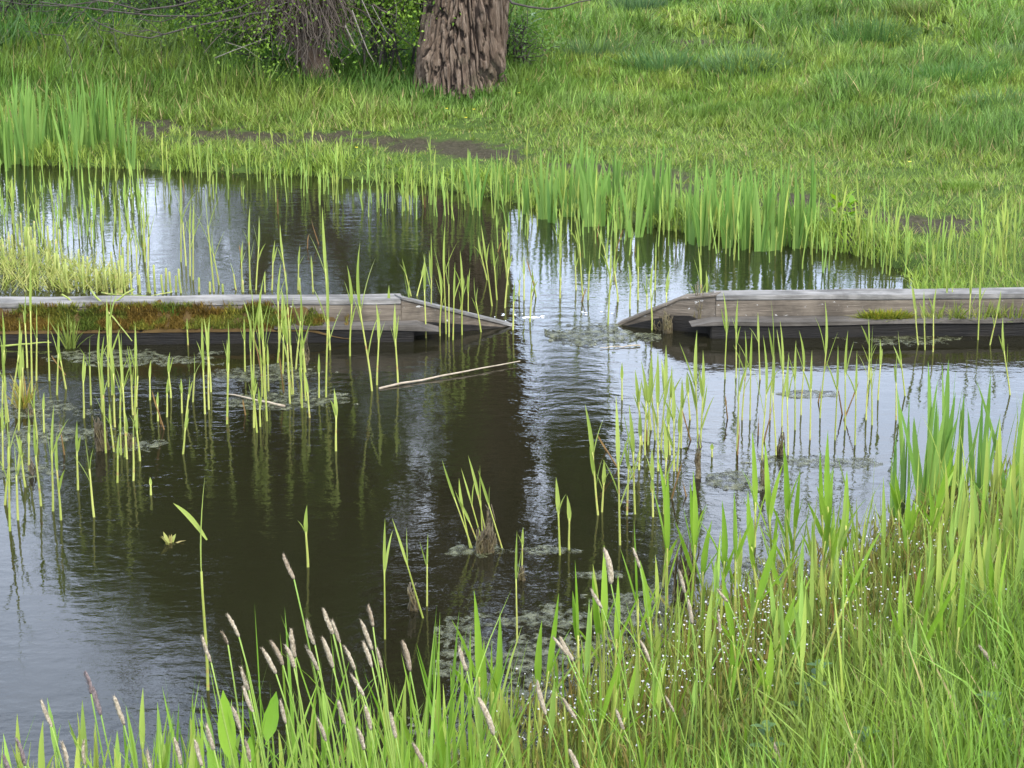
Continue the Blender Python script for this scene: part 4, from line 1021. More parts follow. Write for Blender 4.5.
# white flower stalks and tall thin grass on the right
n2_ = 15000; x = rng.uniform(-.3, 2.6, n2_); y = rng.uniform(2.6, 6.4, n2_); d = sdist(x, y); ok = (d > -.05) & (d < 3.0) & (rng.uniform(0, 1, n2_) < .10 + .90 * sstep(.9, 1.6, d)); x, y, d = x[ok], y[ok], d[ok]; z = terrain(x, y); n2_ = len(x)
hh = rng.uniform(.14, .36, n2_); col = lerp(np.array([.14, .24, .04]), np.array([.30, .38, .10]), rng.uniform(0, 1, n2_)) * rng.uniform(.7, 1.2, (n2_, 1))
V2, Q2, T2, C2 = blades(np.stack([x, y, np.maximum(z, -.02) - .01], 1), hh, rng.uniform(.003, .008, n2_), np.abs(rng.normal(0, .15, n2_)), rng.uniform(0, 6.28, n2_), np.abs(rng.normal(.05, .15, n2_)), col, 5)
mb = MB(); mb.add(V, Q, T, C); mb.add(V2, Q2, T2, C2)
g = link('tall_bank_grass', mb.mesh('tall_bank_grass'), M['grass']); tag(g, 'tall thin grass blades growing through the near bank', 'grass', None, 'stuff')

# small white flowers
mb = MB(); ms = MB()
def in_zone(px, py):
    lo = np.interp(px, [470, 560, 650, 760, 860, 1000], [770, 690, 625, 590, 560, 540]); hi = np.interp(px, [470, 600, 760, 860, 1000], [800, 768, 705, 660, 640])
    return (py > lo) & (py < hi)
k = 0; clusters = [(rng.uniform(470, 1000), rng.uniform(550, 770)) for _ in range(270)]
clusters = [c_ for c_ in clusters if in_zone(*c_)]
for cx, cy in clusters:
    g0 = PG(cx, cy)
    for _ in range(int(rng.integers(4, 16))):
        x_, y_ = g0[0] + rng.normal(0, .035), g0[1] + rng.normal(0, .07); z_ = T1(x_, y_) if k % 4 == 0 else g0[2]; k += 1
        h_ = rng.uniform(.05, .13); r = rng.uniform(.0009, .0019)
        tp = np.array([x_ + rng.normal(0, .012), y_ + rng.normal(0, .012), z_ + h_])
        nrm = norm([rng.normal(0, .35), rng.normal(-.5, .35), 1]); a1 = norm(np.cross(nrm, [1, .1, 0])); a2 = np.cross(nrm, a1)
        for q_ in range(4):
            an = q_ * math.pi / 2 + rng.uniform(0, .3); dd = a1 * math.cos(an) + a2 * math.sin(an); ss = np.cross(nrm, dd)
            mb.add([tp, tp + dd * r + ss * r * .6, tp + dd * r * 1.7, tp + dd * r - ss * r * .6], [(0, 1, 2, 3)])
        w_ = .0009; bs = np.array([x_, y_, z_ - .01])
        c_ = np.array([.17, .13, .05]) * rng.uniform(.7, 1.6) if rng.random() < .6 else np.array([.16, .22, .06])
        ms.add([bs - [w_, 0, 0], bs + [w_, 0, 0], tp + [w_ * .6, 0, 0], tp - [w_ * .6, 0, 0]], [(0, 1, 2, 3)], None, c_)
g = link('white_flowers', mb.mesh('white_flowers', cols=False), M['petal']); tag(g, 'tiny white flowers scattered over the near water edge', 'flowers', None, 'stuff')
g = link('flower_stalks', ms.mesh('flower_stalks'), M['grass']); tag(g, 'thin reddish stalks of the tiny white flowers', 'flower stalks', None, 'stuff')
print('flowers', k)
# low brownish-green cress under the flowers
n = 42000; x = rng.uniform(-.4, 2.6, n); y = rng.uniform(3.2, 7.0, n); d = sdist(x, y); ok = (d > -.15) & (d < 1.5); x, y = x[ok], y[ok]; n = len(x); z = np.maximum(terrain(x, y), 0)
col = lerp(np.array([.16, .125, .045]), np.array([.17, .23, .055]), rng.uniform(0, 1, n)) * rng.uniform(.6, 1.4, (n, 1))
V, Q, T, C = blades(np.stack([x, y, z + rng.uniform(-.01, .05, n)], 1), rng.uniform(.02, .06, n), rng.uniform(.003, .008, n), np.abs(rng.normal(.2, .4, n)), rng.uniform(0, 6.28, n), rng.uniform(0, .5, n), col, 2)
g = link('low_bank_herbs', make_mesh('low_bank_herbs', V, [Q, T], C), M['grass']); tag(g, 'low brownish green herbs along the near water edge', 'herbs', None, 'stuff')

# dock, nettles, thistle
def broad_leaf(p0, dirv, ln, wd, droop, nrm, wave=.0):
    s = np.linspace(0, 1, 12)[:, None]; pts = p0 + dirv * ln * s - np.array([0, 0, 1]) * droop * ln * s ** 2
    W = wd * np.interp(s[:, 0], [0, .12, .2, .45, .8, 1], [.1, .15, .75, 1, .55, .03]) * (1 + wave * np.sin(s[:, 0] * 25))
    return ribbon(pts, W, nrm, .12)
def herb(name, base, specs, mat, label, cat, stem=None, group=None):
    root = empty(name, base); tag(root, label, cat, group)
    if stem is not None:
        V, Q, T = tube(stem - base, np.linspace(.0035, .0018, len(stem)), 6); link('stem', make_mesh('stem', V, [Q, T]), M['foxtail_stem'], root)
    for sp in specs:
        V, Q, T = broad_leaf(*sp); link('leaf', make_mesh('leaf', V - base, [Q]), mat, root)
b0 = PY(236, 790, 3.1); b0[2] = T1(b0[0], b0[1])
specs = []
for (px, py, qx, qy, w_) in [(230, 765, 223, 688, .030), (266, 745, 276, 690, .026), (246, 790, 250, 735, .026), (222, 790, 208, 745, .024)]:
    a = PY(px, py, 3.1); b_ = PY(qx, qy, 3.13); specs.append((a, norm(b_ - a), np.linalg.norm(b_ - a) * 1.02, w_, .05, np.array([.2, -1, .2]), .06))
    V, Q, T = tube(np.array([b0, (b0 + a) / 2 + [0, 0, .01], a]), [.003, .0028, .002], 5)
herb('dock_plant', b0, specs, M['dock'], 'broad-leaved bright green dock among the lower left foxtails', 'dock')
def nettle(px, py, h, label):
    base = PG(px, py); s = np.linspace(0, 1, 6)[:, None]; top = base + [rng.normal(0, .02), rng.normal(0, .02), h]; st_ = base * (1 - s) + top * s
    sp = []
    for lv in range(5):
        t = .35 + .15 * lv; p0 = base * (1 - t) + top * t
        for q_ in range(4 if lv == 4 else 2):
            az = lv * 1.57 + q_ * (3.14 if lv < 4 else 1.57) + rng.normal(0, .2); d_ = norm([math.cos(az), math.sin(az), .35]); sp.append((p0, d_, .055 - .006 * lv, .030 - .003 * lv, .25, np.array([-d_[0] * .3, -d_[1] * .3, 1.]), .08))
    herb('nettle', base, sp, M['nettle'], label, 'nettle', st_, 'nettles on the near bank')
nettle(985, 790, .20, 'dark nettle top in the bottom right corner'); nettle(1015, 800, .16, 'nettle at the very corner right of the dark nettle')
nettle(800, 730, .15, 'nettle sprig in the lower right grass, left of centre'); nettle(775, 790, .14, 'lowest nettle sprig at the bottom edge'); nettle(860, 800, .14, 'nettle sprig between the others at the bottom edge')
b0 = PG(531, 38)
sp = []
for i in range(14):
    az = i * 2.4; d_ = norm([math.cos(az), math.sin(az), .6 + .02 * i]); sp.append((b0 + [0, 0, .02 + .012 * i], d_, .16, .05, .35, np.array([-d_[0] * .3, -d_[1] * .3, 1.]), .25))
s = np.linspace(0, 1, 5)[:, None]; herb('thistle', b0, sp, leaf_mat('thistle_leaf', (.10, .17, .10), (.16, .24, .15), transl=.2), 'grey-green thistle just right of the big willow trunk', 'thistle', b0 + s * np.array([0, 0, .28]))
# low plants at the trunk foot
for i, (px, py, lb) in enumerate([(497, 92, 'leafy weed at the right foot of the big trunk'), (436, 88, 'leafy weed at the left foot of the big trunk'), (845, 245, 'leafy herb on the far shore right of the iris bed')]):
    b0 = PG(px, py); sp = []
    for j in range(22):
        az = j * 2.4; d_ = norm([math.cos(az), math.sin(az), .3 + .05 * j]); sp.append((b0 + [rng.normal(0, .03), rng.normal(0, .03), .006 * j], d_, .09, .035, .3, np.array([-d_[0] * .3, -d_[1] * .3, 1.]), .1))
    herb('leafy_weed', b0, sp, M['dock'] if i == 2 else leaf_mat('weed_leaf', (.06, .14, .03), (.11, .20, .05)), lb, 'weed', b0 + np.linspace(0, 1, 5)[:, None] * np.array([0, 0, .12]))

# meadow tussocks
TS = [(600+0,0,'x')]
for px, py, hw, h, c1, c2, lb in [
  (870, 42, .34, .24, (.055, .13, .04), (.11, .20, .06), 'large dark blue-green grass tussock high on the right meadow'),
  (810, 36, .30, .15, (.07, .14, .06), (.12, .20, .09), 'blue-green tussock left of the large dark one'),
  (640, 14, .22, .20, (.06, .12, .06), (.10, .18, .08), 'small dark tussock at the top edge right of the trunk'),
  (840, 140, .16, .10, (.06, .15, .03), (.11, .22, .05), 'dense low green tussock in the middle of the right meadow'),
  (915, 22, .16, .22, (.07, .12, .04), (.16, .18, .06), 'upright brownish tussock beside the large dark one'),
  (955, 84, .36, .17, (.06, .15, .04), (.11, .21, .06), 'wide green tussock near the right edge of the meadow'),
  (1000, 110, .26, .15, (.07, .15, .05), (.12, .20, .07), 'tussock at the right edge below the wide one'),
  (745, 68, .30, .16, (.07, .15, .06), (.12, .20, .08), 'green tussock in the upper middle of the meadow'),
  (590, 62, .26, .22, (.08, .16, .07), (.14, .22, .10), 'pale green tussock two steps right of the big trunk'),
  (660, 72, .26, .18, (.07, .16, .06), (.12, .21, .08), 'green tussock between the pale one and the middle one'),
  (1018, 60, .3, .18, (.08, .15, .06), (.14, .21, .09), 'blue-green tussock at the right edge near the top'),
  (700, 118, .2, .11, (.09, .18, .04), (.15, .25, .06), 'low bright tussock below the upper middle one'),
  (960, 188, .12, .05, (.12, .22, .05), (.18, .27, .07), 'small low tussock near the mud patch at right')]:
    tuft('grass_tussock', PG(px, py), 520, h, .0075, .35, c1, c2, lb, 'grass tussock', None, 'grass tussocks on the meadow', .45, hw, hw * .8)

# buttercups
for i, (px, py, lb) in enumerate([(466, 121, 'buttercup before the big trunk, lowest on the bank'), (519, 96, 'buttercup right of the trunk foot, nearer the weeds'), (528, 82, 'buttercup highest right of the trunk'), (357, 152, 'buttercup on the muddy path edge'), (909, 167, 'buttercup in the right meadow above the mud patch'), (447, 112, 'faint buttercup left of the lowest one'), (474, 113, 'faint buttercup right of the lowest one')]):
    base = PG(px, py + 8); base = base.copy(); h_ = .07; root = empty('buttercup', base); tag(root, lb, 'buttercup', 'buttercups on the far bank')
    V, Q, T = tube(np.array([[0, 0, -.01], [.004, 0, h_ * .5], [0, 0, h_]]), [.0015, .0014, .001], 5); link('stem', make_mesh('stem', V, [Q, T]), M['foxtail_stem'], root)
    mb = MB()
    for q_ in range(5):
        an = q_ * 1.2566; d_ = np.array([math.cos(an), math.sin(an), .5]); s_ = np.array([-math.sin(an), math.cos(an), 0]); tp = np.array([0, 0, h_])
        mb.add([tp, tp + d_ * .007 + s_ * .005, tp + d_ * .012, tp + d_ * .007 - s_ * .005], [(0, 1, 2, 3)])
    link('flower', mb.mesh('flower', cols=False), M['yellow'], root)

# ------------------------------------------------------------------ trees
def trunk_mesh(h, prof, na=620, nh=420, seed=0, lean=(0, 0), fiss=.034, top_open=False):
    """prof(t) -> radius; deep plaited bark"""
    t = np.linspace(0, 1, nh)[:, None]; a = np.linspace(0, 2 * math.pi, na, endpoint=False)[None]
    z = t * h - .15
    r = prof(z)
    ca, sa = np.cos(a), np.sin(a)
    # periodic noise sampled on the cylinder in 3-D: use two 2-D slices
    tw = a + z * .35
    cx, sx = np.cos(tw), np.sin(tw)
    n_a = fbm(cx * 1.1 + 5 + 0 * z, sx * 1.1 + z * .5, seed, 3)
    warp = (fbm(cx * 3 + z * .6, sx * 3 + z * 2.4, seed + 3, 3) - .5)
    k = 36
    ph = tw * k + warp * 24
    f1 = np.abs(np.sin(ph / 2))
    ph2 = tw * 31 - warp * 26 + z * 16
    f2 = np.abs(np.sin(ph2 / 2))
    n_f = fbm(cx * 16 + z * 2, sx * 16 + z * 9, seed + 7, 5)
    ridge = np.clip(np.minimum(f1, f2 * .6 + .45) ** .6 * .9 + (n_f - .5) * 1.7, 0, 1.1)
    lumps = (fbm(cx * 1.6 + 9, sx * 1.6 + z * 1.6, seed + 9, 3) - .5)
    plate = fbm(cx * 9 + z * 3, sx * 9 + z * 16, seed + 12, 3); ridge = np.clip(ridge * (1 - .75 * sstep(.56, .66, plate)), 0, 1.1)
    R_ = r * (1 + .22 * np.exp(-np.clip(z + .02, 0, 9) / .09) * (.5 + .5 * np.sin(5 * a + 1.2)) + .16 * (n_a - .5) + .14 * lumps) + fiss * (ridge - .6)
    return z, a, R_, ridge
TB = PG(457, 94); s_tr = TB[1]
trw = (PY(505, 60, s_tr)[0] - PY(420, 60, s_tr)[0]) / 2 * .94
def prof(z): return trw * (1.0 + .07 * np.cos(z * 3) + .22 * np.exp(-np.clip(z + .05, 0, 9) / .10) * .4 + .03 * z)
z, a, R_, rid = trunk_mesh(2.6, prof)
# knot hollow and burr
def knot(pxk, pyk, amp, sig):
    q = PY(pxk, pyk, s_tr - trw); zk = q[2] - TB[2]; xk = q[0] - TB[0]; ak = -math.acos(np.clip(xk / trw, -1, 1))
    da = (a - (ak % (2 * math.pi)) + math.pi) % (2 * math.pi) - math.pi
    return amp * np.exp(-((da * trw / sig) ** 2 + ((z - zk) / (sig * 1.5)) ** 2))
R_ = R_ + knot(446, 34, -.05, .025) + knot(470, 17, .045, .05) + knot(492, 70, .04, .06) + knot(470, 17, -.03, .02) + knot(425, 60, .05, .07)
X = R_ * np.cos(a); Y = R_ * np.sin(a)
cxo = PY(466, 20, s_tr)[0] - TB[0]; X = X + np.clip(z, 0, 9) * .10 + (PY(459, 90, s_tr)[0] - TB[0])
V = np.stack([X, Y, np.broadcast_to(z, X.shape)], -1).reshape(-1, 3); nh, na = X.shape
i = np.arange(nh - 1)[:, None] * na; j = np.arange(na)[None]; k = (j + 1) % na
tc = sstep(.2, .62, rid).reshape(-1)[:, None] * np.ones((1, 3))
willow = empty('willow_tree', TB + [0, .12, 0]); tag(willow, 'big old willow with thick deeply furrowed brown trunk on the far bank', 'tree')
link('trunk', make_mesh('trunk', V, [np.stack([i + j, i + k, i + na + k, i + na + j], -1).reshape(-1, 4)], tc), M['bark'], willow)

def grow(mb, p, d, r, ln, depth, tips, seed=0, up=.15, rmin=.004, spread=.6, kids=(2, 4)):
    n = 6; pts = [np.array(p, float)]; d = norm(d)
    for _ in range(n):
        d = norm(d + rng.normal(0, .13, 3) + np.array([0, 0, up * .25])); pts.append(pts[-1] + d * ln / n)
    r1 = r * .55
    V, Q, T = tube(np.array(pts), np.linspace(r, r1, n + 1), 7 if r > .03 else 4, cap=r < .03); mb.add(V, Q, T)
    tips.append((pts[-1], d, depth)); 
    if depth <= 1:
        for q in pts[2:]: tips.append((q, d, depth))
    if depth <= 0: return
    for _ in range(int(rng.integers(kids[0], kids[1] + 1))):
        i = int(rng.integers(2, n + 1)); a = norm(d + rng.normal(0, spread, 3)); grow(mb, pts[i], a, max(rmin, r1 * rng.uniform(.5, .85)), ln * rng.uniform(.55, .8), depth - 1, tips, seed, up, rmin, spread, kids)
def leaves(tips, per, size, ratio, sig, c1, c2, hang=0., clump=True, flt=None):
    P0 = np.array([t[0] for t in tips]); n = len(P0) * per
    idx = np.repeat(np.arange(len(P0)), per)
    pos = P0[idx] + rng.normal(0, sig, (n, 3)) - np.array([0, 0, 1]) * np.abs(rng.normal(0, hang, n))[:, None]
    if flt is not None: ok = flt(pos); pos = pos[ok]; idx = idx[ok]; n = len(pos)
    d = rng.normal(0, 1, (n, 3)); d[:, 2] -= 1.2 * (hang > 0); d /= np.linalg.norm(d, axis=1)[:, None]
    e = rng.normal(0, 1, (n, 3)); s = np.cross(d, e); s /= np.linalg.norm(s, axis=1)[:, None]
    L_ = size * rng.uniform(.6, 1.3, n)[:, None]; W_ = L_ * ratio
    V = np.stack([pos, pos + d * L_ * .45 + s * W_ / 2, pos + d * L_, pos + d * L_ * .45 - s * W_ / 2], 1).reshape(-1, 3)
    Q = np.arange(n * 4).reshape(-1, 4)
    tint = rng.uniform(0, 1, len(P0))[idx]
    col = lerp(np.array(c1), np.array(c2), np.clip(tint * .7 + rng.uniform(0, .3, n), 0, 1)) * rng.uniform(.8, 1.2, (n, 1))
    return V, Q, np.repeat(col, 4, 0)
org = TB + [0, .12, 0]
crown_tips = []; mb = MB(); top = np.array([.22, 0, 2.3])
for k_, (dx, dy, dz, rr, ll) in enumerate([(-.8, -.1, 1.0, .13, 1.5), (.8, -.2, .75, .07, .8), (.5, .3, .9, .07, .95), (-1, .1, .45, .08, 1.2), (-.4, -.5, .6, .07, 1.2), (.45, -.5, .55, .06, .75), (-.4, .3, 1.2, .15, 1.9), (.12, -.1, 1.3, .15, 2.3), (.3, .4, 1.2, .12, 2.0), (-.2, -.45, 1.2, .12, 2.0), (-1.1, .5, .5, .10, 1.2), (-.6, -.5, .8, .09, 1.4)]):
    o_ = link('limb', None, None) if False else None
    m_ = MB(); tp = []
    grow(m_, top + rng.normal(0, .05, 3), (dx, dy, dz), rr, ll, 4, tp, up=.3, spread=.55, kids=(3, 4)); crown_tips += tp
    lo_ = link('limb', m_.mesh('limb', cols=False), M['twig_dark'], willow)
# a cap where the limbs leave the trunk
mc_ = MB(); V, Q, T = tube(np.array([[.2, 0, 2.1], [.22, 0, 2.4], [.22, 0, 2.6]]), [trw * 1.08, trw * .9, .12], 24); mc_.add(V, Q, T); link('limb', mc_.mesh('limb', cols=False), M['bark'], willow)
# the thin twig poking out to the right at the top of the picture
def plane_pts(lst, Y): return np.array([PY(x_, y_, Y) for x_, y_ in lst])
pts = plane_pts([(503, -8), (512, 3), (530, 7), (548, 9), (562, 7), (578, 2), (596, -1), (620, -6)], s_tr - .1) - org
V, Q, T = tube(pts, np.linspace(.009, .003, 8), 5); link('branch', make_mesh('branch', V, [Q, T]), M['twig_dark'], willow)
def flt(pos):
    """keep the crown off the strip of sky the photo shows right of the tree"""
    return (pos[:, 2] > 1.15) & (fbm(pos[:, 0] * 2.2 + 3, pos[:, 2] * .7, 151, 3) > .48)
ct_ = [t for t in crown_tips if t[2] <= 2]
wm = MB()
for _ in range(170):
    hx_ = rng.uniform(-2.3, 1.55); hy_ = rng.normal(0, .7); z1 = rng.uniform(3.2, 4.6); z0 = rng.uniform(1.3, 2.6) + .5 * (abs(hx_ + .3) > 1.2)
    s = np.linspace(0, 1, 8)[:, None]; sw_ = rng.normal(0, .12, 2)
    hp = np.array([hx_, hy_, z1]) + s * np.array([sw_[0], sw_[1], z0 - z1]) + rng.normal(0, .015, (8, 3))
    hp = np.concatenate([[[hx_ * .75 + .05, hy_ * .7, z1 + .35]], hp])
    V, Q, T = tube(hp, np.linspace(.010, .003, 9), 4, cap=False); wm.add(V, Q, T)
    for q in hp[1:]: ct_.append((q, np.array([0, 0, -1.]), 0))
w_ = link('hanging_twigs', wm.mesh('hanging_twigs', cols=False), M['twig_dark'], willow); w_['kind'] = 'stuff'
V, Q, C = leaves([t for t in ct_ if t[0][2] < 4.3] * 3 + ct_, 8, .085, .22, .16, (.05, .10, .025), (.11, .17, .05), hang=.30, flt=flt)
link('crown', make_mesh('crown', V, [Q], C), M['leaf_tree'], willow)
print('willow leaves', len(Q), 'tips', len(ct_))

# second tree: leaning pollard with hanging twigs
Y2 = TB[1] + .35
B2 = PY(303, 64, Y2); B2[2] = T1(B2[0], B2[1])
pol = empty('thorn_tree', B2); tag(pol, 'leaning old tree with tangled brown twigs left of the big willow', 'tree')
tr_pts = plane_pts([(322, 64), (312, 48), (298, 34), (284, 22), (270, 6), (255, -25), (240, -90), (225, -190)], Y2) - B2; tr_pts[0][2] = -.1
V, Q, T = tube(tr_pts, [.12, .10, .09, .085, .085, .08, .07, .06], 24); V += (np.stack([fbm(V[:, 0] * 12, V[:, 2] * 9, 5 + q_, 3) for q_ in range(3)], 1) - .5) * .05
link('trunk', make_mesh('trunk', V, [Q, T], np.ones((len(V), 3))), M['bark'], pol)
V, Q, T = tube(plane_pts([(304, 62), (312, 42), (318, 20), (330, -20), (350, -90), (365, -190)], Y2 + .1) - B2, [.09, .085, .08, .07, .06, .05], 20); V += (np.stack([fbm(V[:, 0] * 12, V[:, 2] * 9, 8 + q_, 3) for q_ in range(3)], 1) - .5) * .05
link('trunk', make_mesh('trunk', V, [Q, T], np.ones((len(V), 3))), M['bark'], pol)
# hanging dead twigs
mb = MB()
for i in range(480):
    x0 = rng.normal(303, 25); y0 = rng.uniform(-25, 22); Yk = Y2 - .12 + rng.normal(0, .10)
    dx = rng.normal(2, 10) + (x0 - 306) * .12; dy = rng.uniform(18, 58) * (1 if abs(x0 - 312) < 22 else .6)
    lst = [(x0, y0), (x0 + dx * .2 + rng.normal(0, 3), y0 + dy * .4), (x0 + dx * .6 + rng.normal(0, 3), y0 + dy * .75), (x0 + dx + rng.normal(0, 3), y0 + dy)]
    V, Q, T = tube(plane_pts(lst, Yk) - B2, np.linspace(.0045, .002, 4) * rng.uniform(.6, 1.5), 4, cap=False); mb.add(V, Q, T)
t_ = link('twigs', mb.mesh('twigs', cols=False), M['twig'], pol); t_['kind'] = 'stuff'
pale = plain_mat('dead_twig', [(.3, (.11, .09, .07)), (.7, (.19, .17, .135))], 14, .9)
for lst, r_ in [([(352, 10), (360, 32), (368, 52), (374, 62)], .006), ([(345, 25), (352, 40), (360, 55)], .006), ([(362, 0), (372, 22), (384, 40)], .004), ([(288, 2), (270, 8), (266, 25), (258, 36)], .004), ([(275, 0), (262, 14), (262, 30)], .004), ([(215, 58), (235, 50), (256, 42), (268, 38)], .004), ([(225, 42), (245, 48), (262, 60)], .003), ([(372, 5), (385, 30), (396, 42)], .003)]:
    V, Q, T = tube(plane_pts(lst, Y2 - .25) - B2, np.linspace(r_, r_ * .5, len(lst)), 5); link('branch', make_mesh('branch', V, [Q, T]), pale, pol)
# dark branches reaching left over the bank
tipsL = []
BR = [([(280, 10), (250, 14), (215, 22), (195, 26), (165, 34), (150, 38), (125, 34), (100, 24), (92, 18)], .008), ([(270, -8), (240, 8), (205, 16), (160, 16), (120, 12), (70, 6), (40, 2)], .009), ([(250, -12), (205, -2), (175, 6), (140, 10), (110, 2), (60, -4)], .010),
      ([(100, -6), (85, 10), (72, 22), (64, 34)], .004), ([(125, -4), (100, 18), (80, 28)], .004), ([(190, 14), (160, 22), (130, 18)], .005), ([(180, 24), (205, 10), (235, -4)], .005), ([(95, 2), (60, 6), (20, 4), (-20, -4)], .005), ([(140, 12), (110, 8), (95, 20)], .004)]
for i, (lst, r_) in enumerate(BR):
    pp = plane_pts(lst, Y2 - .45 + .05 * i) - B2; V, Q, T = tube(pp, np.linspace(r_, r_ * .45, len(lst)), 5); link('branch', make_mesh('branch', V, [Q, T]), M['twig_dark'], pol)
    for q in pp: tipsL.append((q, norm([-1, 0, 0]), 0))
for i in range(26):
    j = int(rng.integers(0, len(tipsL))); q = tipsL[j][0]; d_ = norm(rng.normal(0, 1, 3) * [1, .6, .8] + [-.4, 0, .2]); pp = np.array([q + d_ * s + rng.normal(0, .01, 3) for s in np.linspace(0, rng.uniform(.15, .4), 5)])
    V, Q, T = tube(pp, np.linspace(.003, .0012, 5), 4); link('branch', make_mesh('branch', V, [Q, T]), M['twig_dark'], pol); tipsL.append((pp[-1], d_, 0)); tipsL.append((pp[2], d_, 0))
ctp = []
for (dx, dy, dz, rr, ll, st0) in [(-.7, -.1, 1, .06, 1.5, tr_pts[-1]), (-1.0, .2, .9, .05, 1.4, tr_pts[-1]), (.1, .1, 1.2, .06, 1.4, tr_pts[-1]), (-1.1, -.1, .9, .05, 1.5, tr_pts[-1]), (.3, .2, 1, .05, 1.1, tr_pts[-1]), (-1.4, .3, 1.0, .05, 1.6, tr_pts[-1])]:
    m_ = MB(); tp = []; grow(m_, st0, (dx, dy, dz * .8), rr, ll * .60, 4, tp, up=.2, spread=.6, kids=(2, 4)); ctp += tp; link('limb', m_.mesh('limb', cols=False), M['twig_dark'], pol)
low = lambda pos: pos[:, 2] > (.52 + 0 * pos[:, 2])
c1t = [t for t in ctp if t[2] <= 1]
V, Q, C = leaves(c1t, 13, .045, .6, .12, (.08, .15, .03), (.17, .27, .05), flt=low)
spr = []
for _ in range(1500):
    c_ = np.array([rng.uniform(-3.6, 1.25), rng.uniform(.1, 1.2), rng.uniform(.85, 2.7)])
    if fbm(c_[0] * 1.6 + 5, c_[2] * 1.8, 141, 3) > .41 - .04 * (c_[0] > .0): spr.append((c_, np.zeros(3), 0))
m_ = MB()
for q in spr[::5]:
    v_, q_, t_ = tube(np.array([q[0], q[0] * .6 + np.array([.0, 0, 1.1]), [0, .1, 2.3]]), [.003, .006, .010], 4, cap=False); m_.add(v_, q_, t_)
link('limb', m_.mesh('limb', cols=False), M['twig_dark'], pol)
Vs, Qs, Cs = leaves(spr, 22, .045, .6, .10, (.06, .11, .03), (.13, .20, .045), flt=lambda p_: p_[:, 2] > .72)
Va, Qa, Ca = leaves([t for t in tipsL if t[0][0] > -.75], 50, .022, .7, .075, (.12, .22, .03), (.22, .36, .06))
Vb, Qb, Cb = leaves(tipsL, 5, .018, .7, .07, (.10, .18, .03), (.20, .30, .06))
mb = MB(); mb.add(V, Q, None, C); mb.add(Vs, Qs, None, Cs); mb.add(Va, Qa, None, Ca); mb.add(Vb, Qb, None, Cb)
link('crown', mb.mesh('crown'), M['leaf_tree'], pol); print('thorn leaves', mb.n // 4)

# leafy shrubs behind, and the shrub line whose tops the pond mirrors
def shrub(px, py, Y, w_, h_, n, size, c1, c2, label, group=None, sig=.10):
    b = PY(px, py, Y); b[2] = T1(b[0], b[1]); root = empty('shrub', b); tag(root, label, 'shrub', group)
    tp = []; mb = MB()
    for i in range(14):
        d_ = norm([rng.normal(0, .5) * w_ / h_, rng.normal(0, .4) * w_ / h_, 1]); grow(mb, np.array([rng.normal(0, .1 * w_), rng.normal(0, .1), -.05]), d_, .012, h_ * rng.uniform(.45, .75), 2, tp, up=.1, spread=.6, kids=(3, 4))
    link('branches', mb.mesh('branches', cols=False), M['twig_dark'], root)['kind'] = 'stuff'
    V, Q, C = leaves(tp, max(2, n // len(tp)), size, .6, sig, c1, c2, flt=lambda p_: p_[:, 2] > .0); link('crown', make_mesh('crown', V, [Q], C), M['leaf_tree'], root)
shrub(388, 40, s_tr + .6, 1.1, 1.5, 26000, .026, (.11, .22, .035), (.24, .38, .07), 'bright leafy shrub between the two trunks')
shrub(250, 22, s_tr + 1.6, 1.0, .9, 11000, .026, (.06, .12, .025), (.12, .21, .045), 'leafy shrub behind the leaning old tree')
shrub(175, 8, s_tr + 3.6, 1.5, .7, 6000, .026, (.045, .085, .025), (.10, .16, .045), 'dark leafy shrub under the low branches at top left')
shrub(516, 25, s_tr + 1.0, .35, .45, 2500, .03, (.08, .17, .04), (.13, .24, .06), 'small dark shrub tucked behind the big trunk on the right')
shrub(20, 2, s_tr + 4.2, 1.5, 1.0, 5000, .028, (.055, .09, .035), (.11, .16, .06), 'grey-green shrub at the top left corner')

# ------------------------------------------------------------------ labels with places
from collections import defaultdict
by = defaultdict(list)
for m_ in things_meta: by[m_['label']].append(m_)
for lab, ms_ in by.items():
    ms_.sort(key=lambda q: q['x'])
    for i, m_ in enumerate(ms_):
        l2 = lab
        if 2 <= len(ms_) <= 16:
            l2 = f"{lab} ({'rightmost' if i == len(ms_) - 1 else ORD[i]})"
            if len(l2.split()) > 16: l2 = lab.replace(' with ', ', ') + ' (' + ('rightmost' if i == len(ms_) - 1 else ORD[i]) + ')'
        o = m_['obj']; o['label'] = ' '.join(l2.split()[:16]); o['category'] = m_['cat']; o['group'] = m_['group']; o['kind'] = 'thing'

print(sorted([(len(v), k) for k, v in by.items() if len(v) > 12])[::-1][:12])
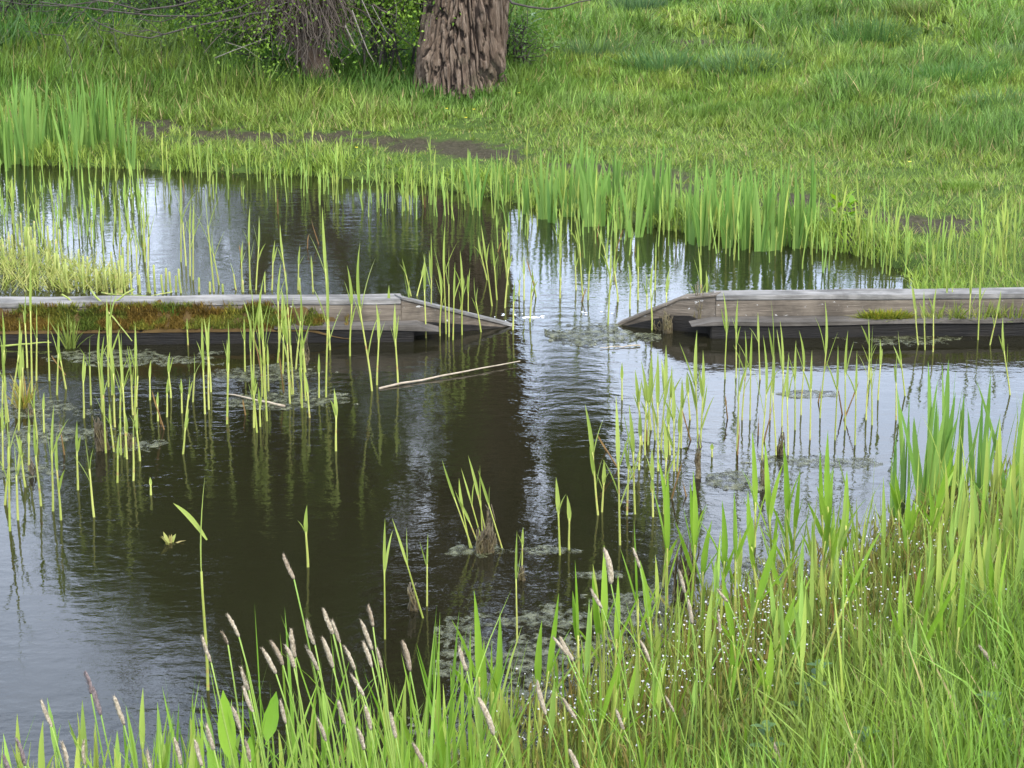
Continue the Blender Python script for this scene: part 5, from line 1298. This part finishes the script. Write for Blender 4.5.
# ------------------------------------------------------------------ light
W = bpy.data.worlds.new('World'); sc.world = W; W.use_nodes = True
nt = W.node_tree; nt.nodes.clear()
SE, SA = R(48), R(150)      # sun elevation; azimuth of the sun measured from +Y clockwise
sky = nd(nt, 'ShaderNodeTexSky', sky_type='NISHITA'); sky.sun_disc = False; sky.sun_elevation = SE; sky.sun_rotation = SA
sky.dust_density = 1.5; sky.air_density = 1.2
tcn = nd(nt, 'ShaderNodeTexCoord')
cn = noise(nt, mapping(nt, tcn.outputs['Generated'], (1, 1, 2.2)), 2.6, 6, .6)
cf = ramp(nt, cn.outputs['Fac'], [(.25, (.55, .55, .55)), (.62, (.95, .95, .95))])
cc = ramp(nt, cn.outputs['Fac'], [(.35, (8.2, 9.9, 13.2)), (.70, (12.9, 13.8, 16.0))])
mz = nd(nt, 'ShaderNodeSeparateXYZ'); nt.links.new(tcn.outputs['Generated'], mz.inputs[0])
mzr = nd(nt, 'ShaderNodeMapRange'); nt.links.new(mz.outputs['Z'], mzr.inputs['Value']); mzr.inputs['From Min'].default_value = .10; mzr.inputs['From Max'].default_value = .42; mzr.inputs['To Min'].default_value = 1.0; mzr.inputs['To Max'].default_value = .62
cf = mixc(nt, 1.0, cf, mzr.outputs['Result'], 'MULTIPLY')
mxs = mixc(nt, cf, sky.outputs['Color'], cc)
sx3 = nd(nt, 'ShaderNodeSeparateXYZ'); nt.links.new(tcn.outputs['Generated'], sx3.inputs[0])
mr = nd(nt, 'ShaderNodeMapRange'); nt.links.new(sx3.outputs['Y'], mr.inputs['Value']); mr.inputs['From Min'].default_value = -.3; mr.inputs['From Max'].default_value = .9; mr.inputs['To Min'].default_value = 1.35; mr.inputs['To Max'].default_value = .92
mxs = mixc(nt, 1.0, mxs, mr.outputs['Result'], 'MULTIPLY')
bg = nd(nt, 'ShaderNodeBackground'); bg.inputs['Strength'].default_value = .11; nt.links.new(mxs, bg.inputs['Color'])
wo = nd(nt, 'ShaderNodeOutputWorld'); nt.links.new(bg.outputs[0], wo.inputs['Surface'])
sun = bpy.data.objects.new('sun', bpy.data.lights.new('sun', 'SUN')); COL.objects.link(sun)
sun.data.energy = 2.2; sun.data.angle = R(20); sun.data.color = (1, .96, .9)
sd = Vector((math.sin(SA) * math.cos(SE), math.cos(SA) * math.cos(SE), math.sin(SE)))
sun.rotation_euler = sd.to_track_quat('Z', 'Y').to_euler()

vs = sc.view_settings; vs.view_transform = 'Standard'; vs.look = 'None'; vs.gamma = 1; vs.use_curve_mapping = False; vs.exposure = 1.85
sc.cycles.max_bounces = 6; sc.cycles.transparent_max_bounces = 12; sc.cycles.glossy_bounces = 3; sc.cycles.diffuse_bounces = 3; sc.cycles.transmission_bounces = 4
sc.cycles.use_denoising = True
print('objects', len(sc.objects), 'verts', sum(len(o.data.vertices) for o in sc.objects if o.type == 'MESH'))
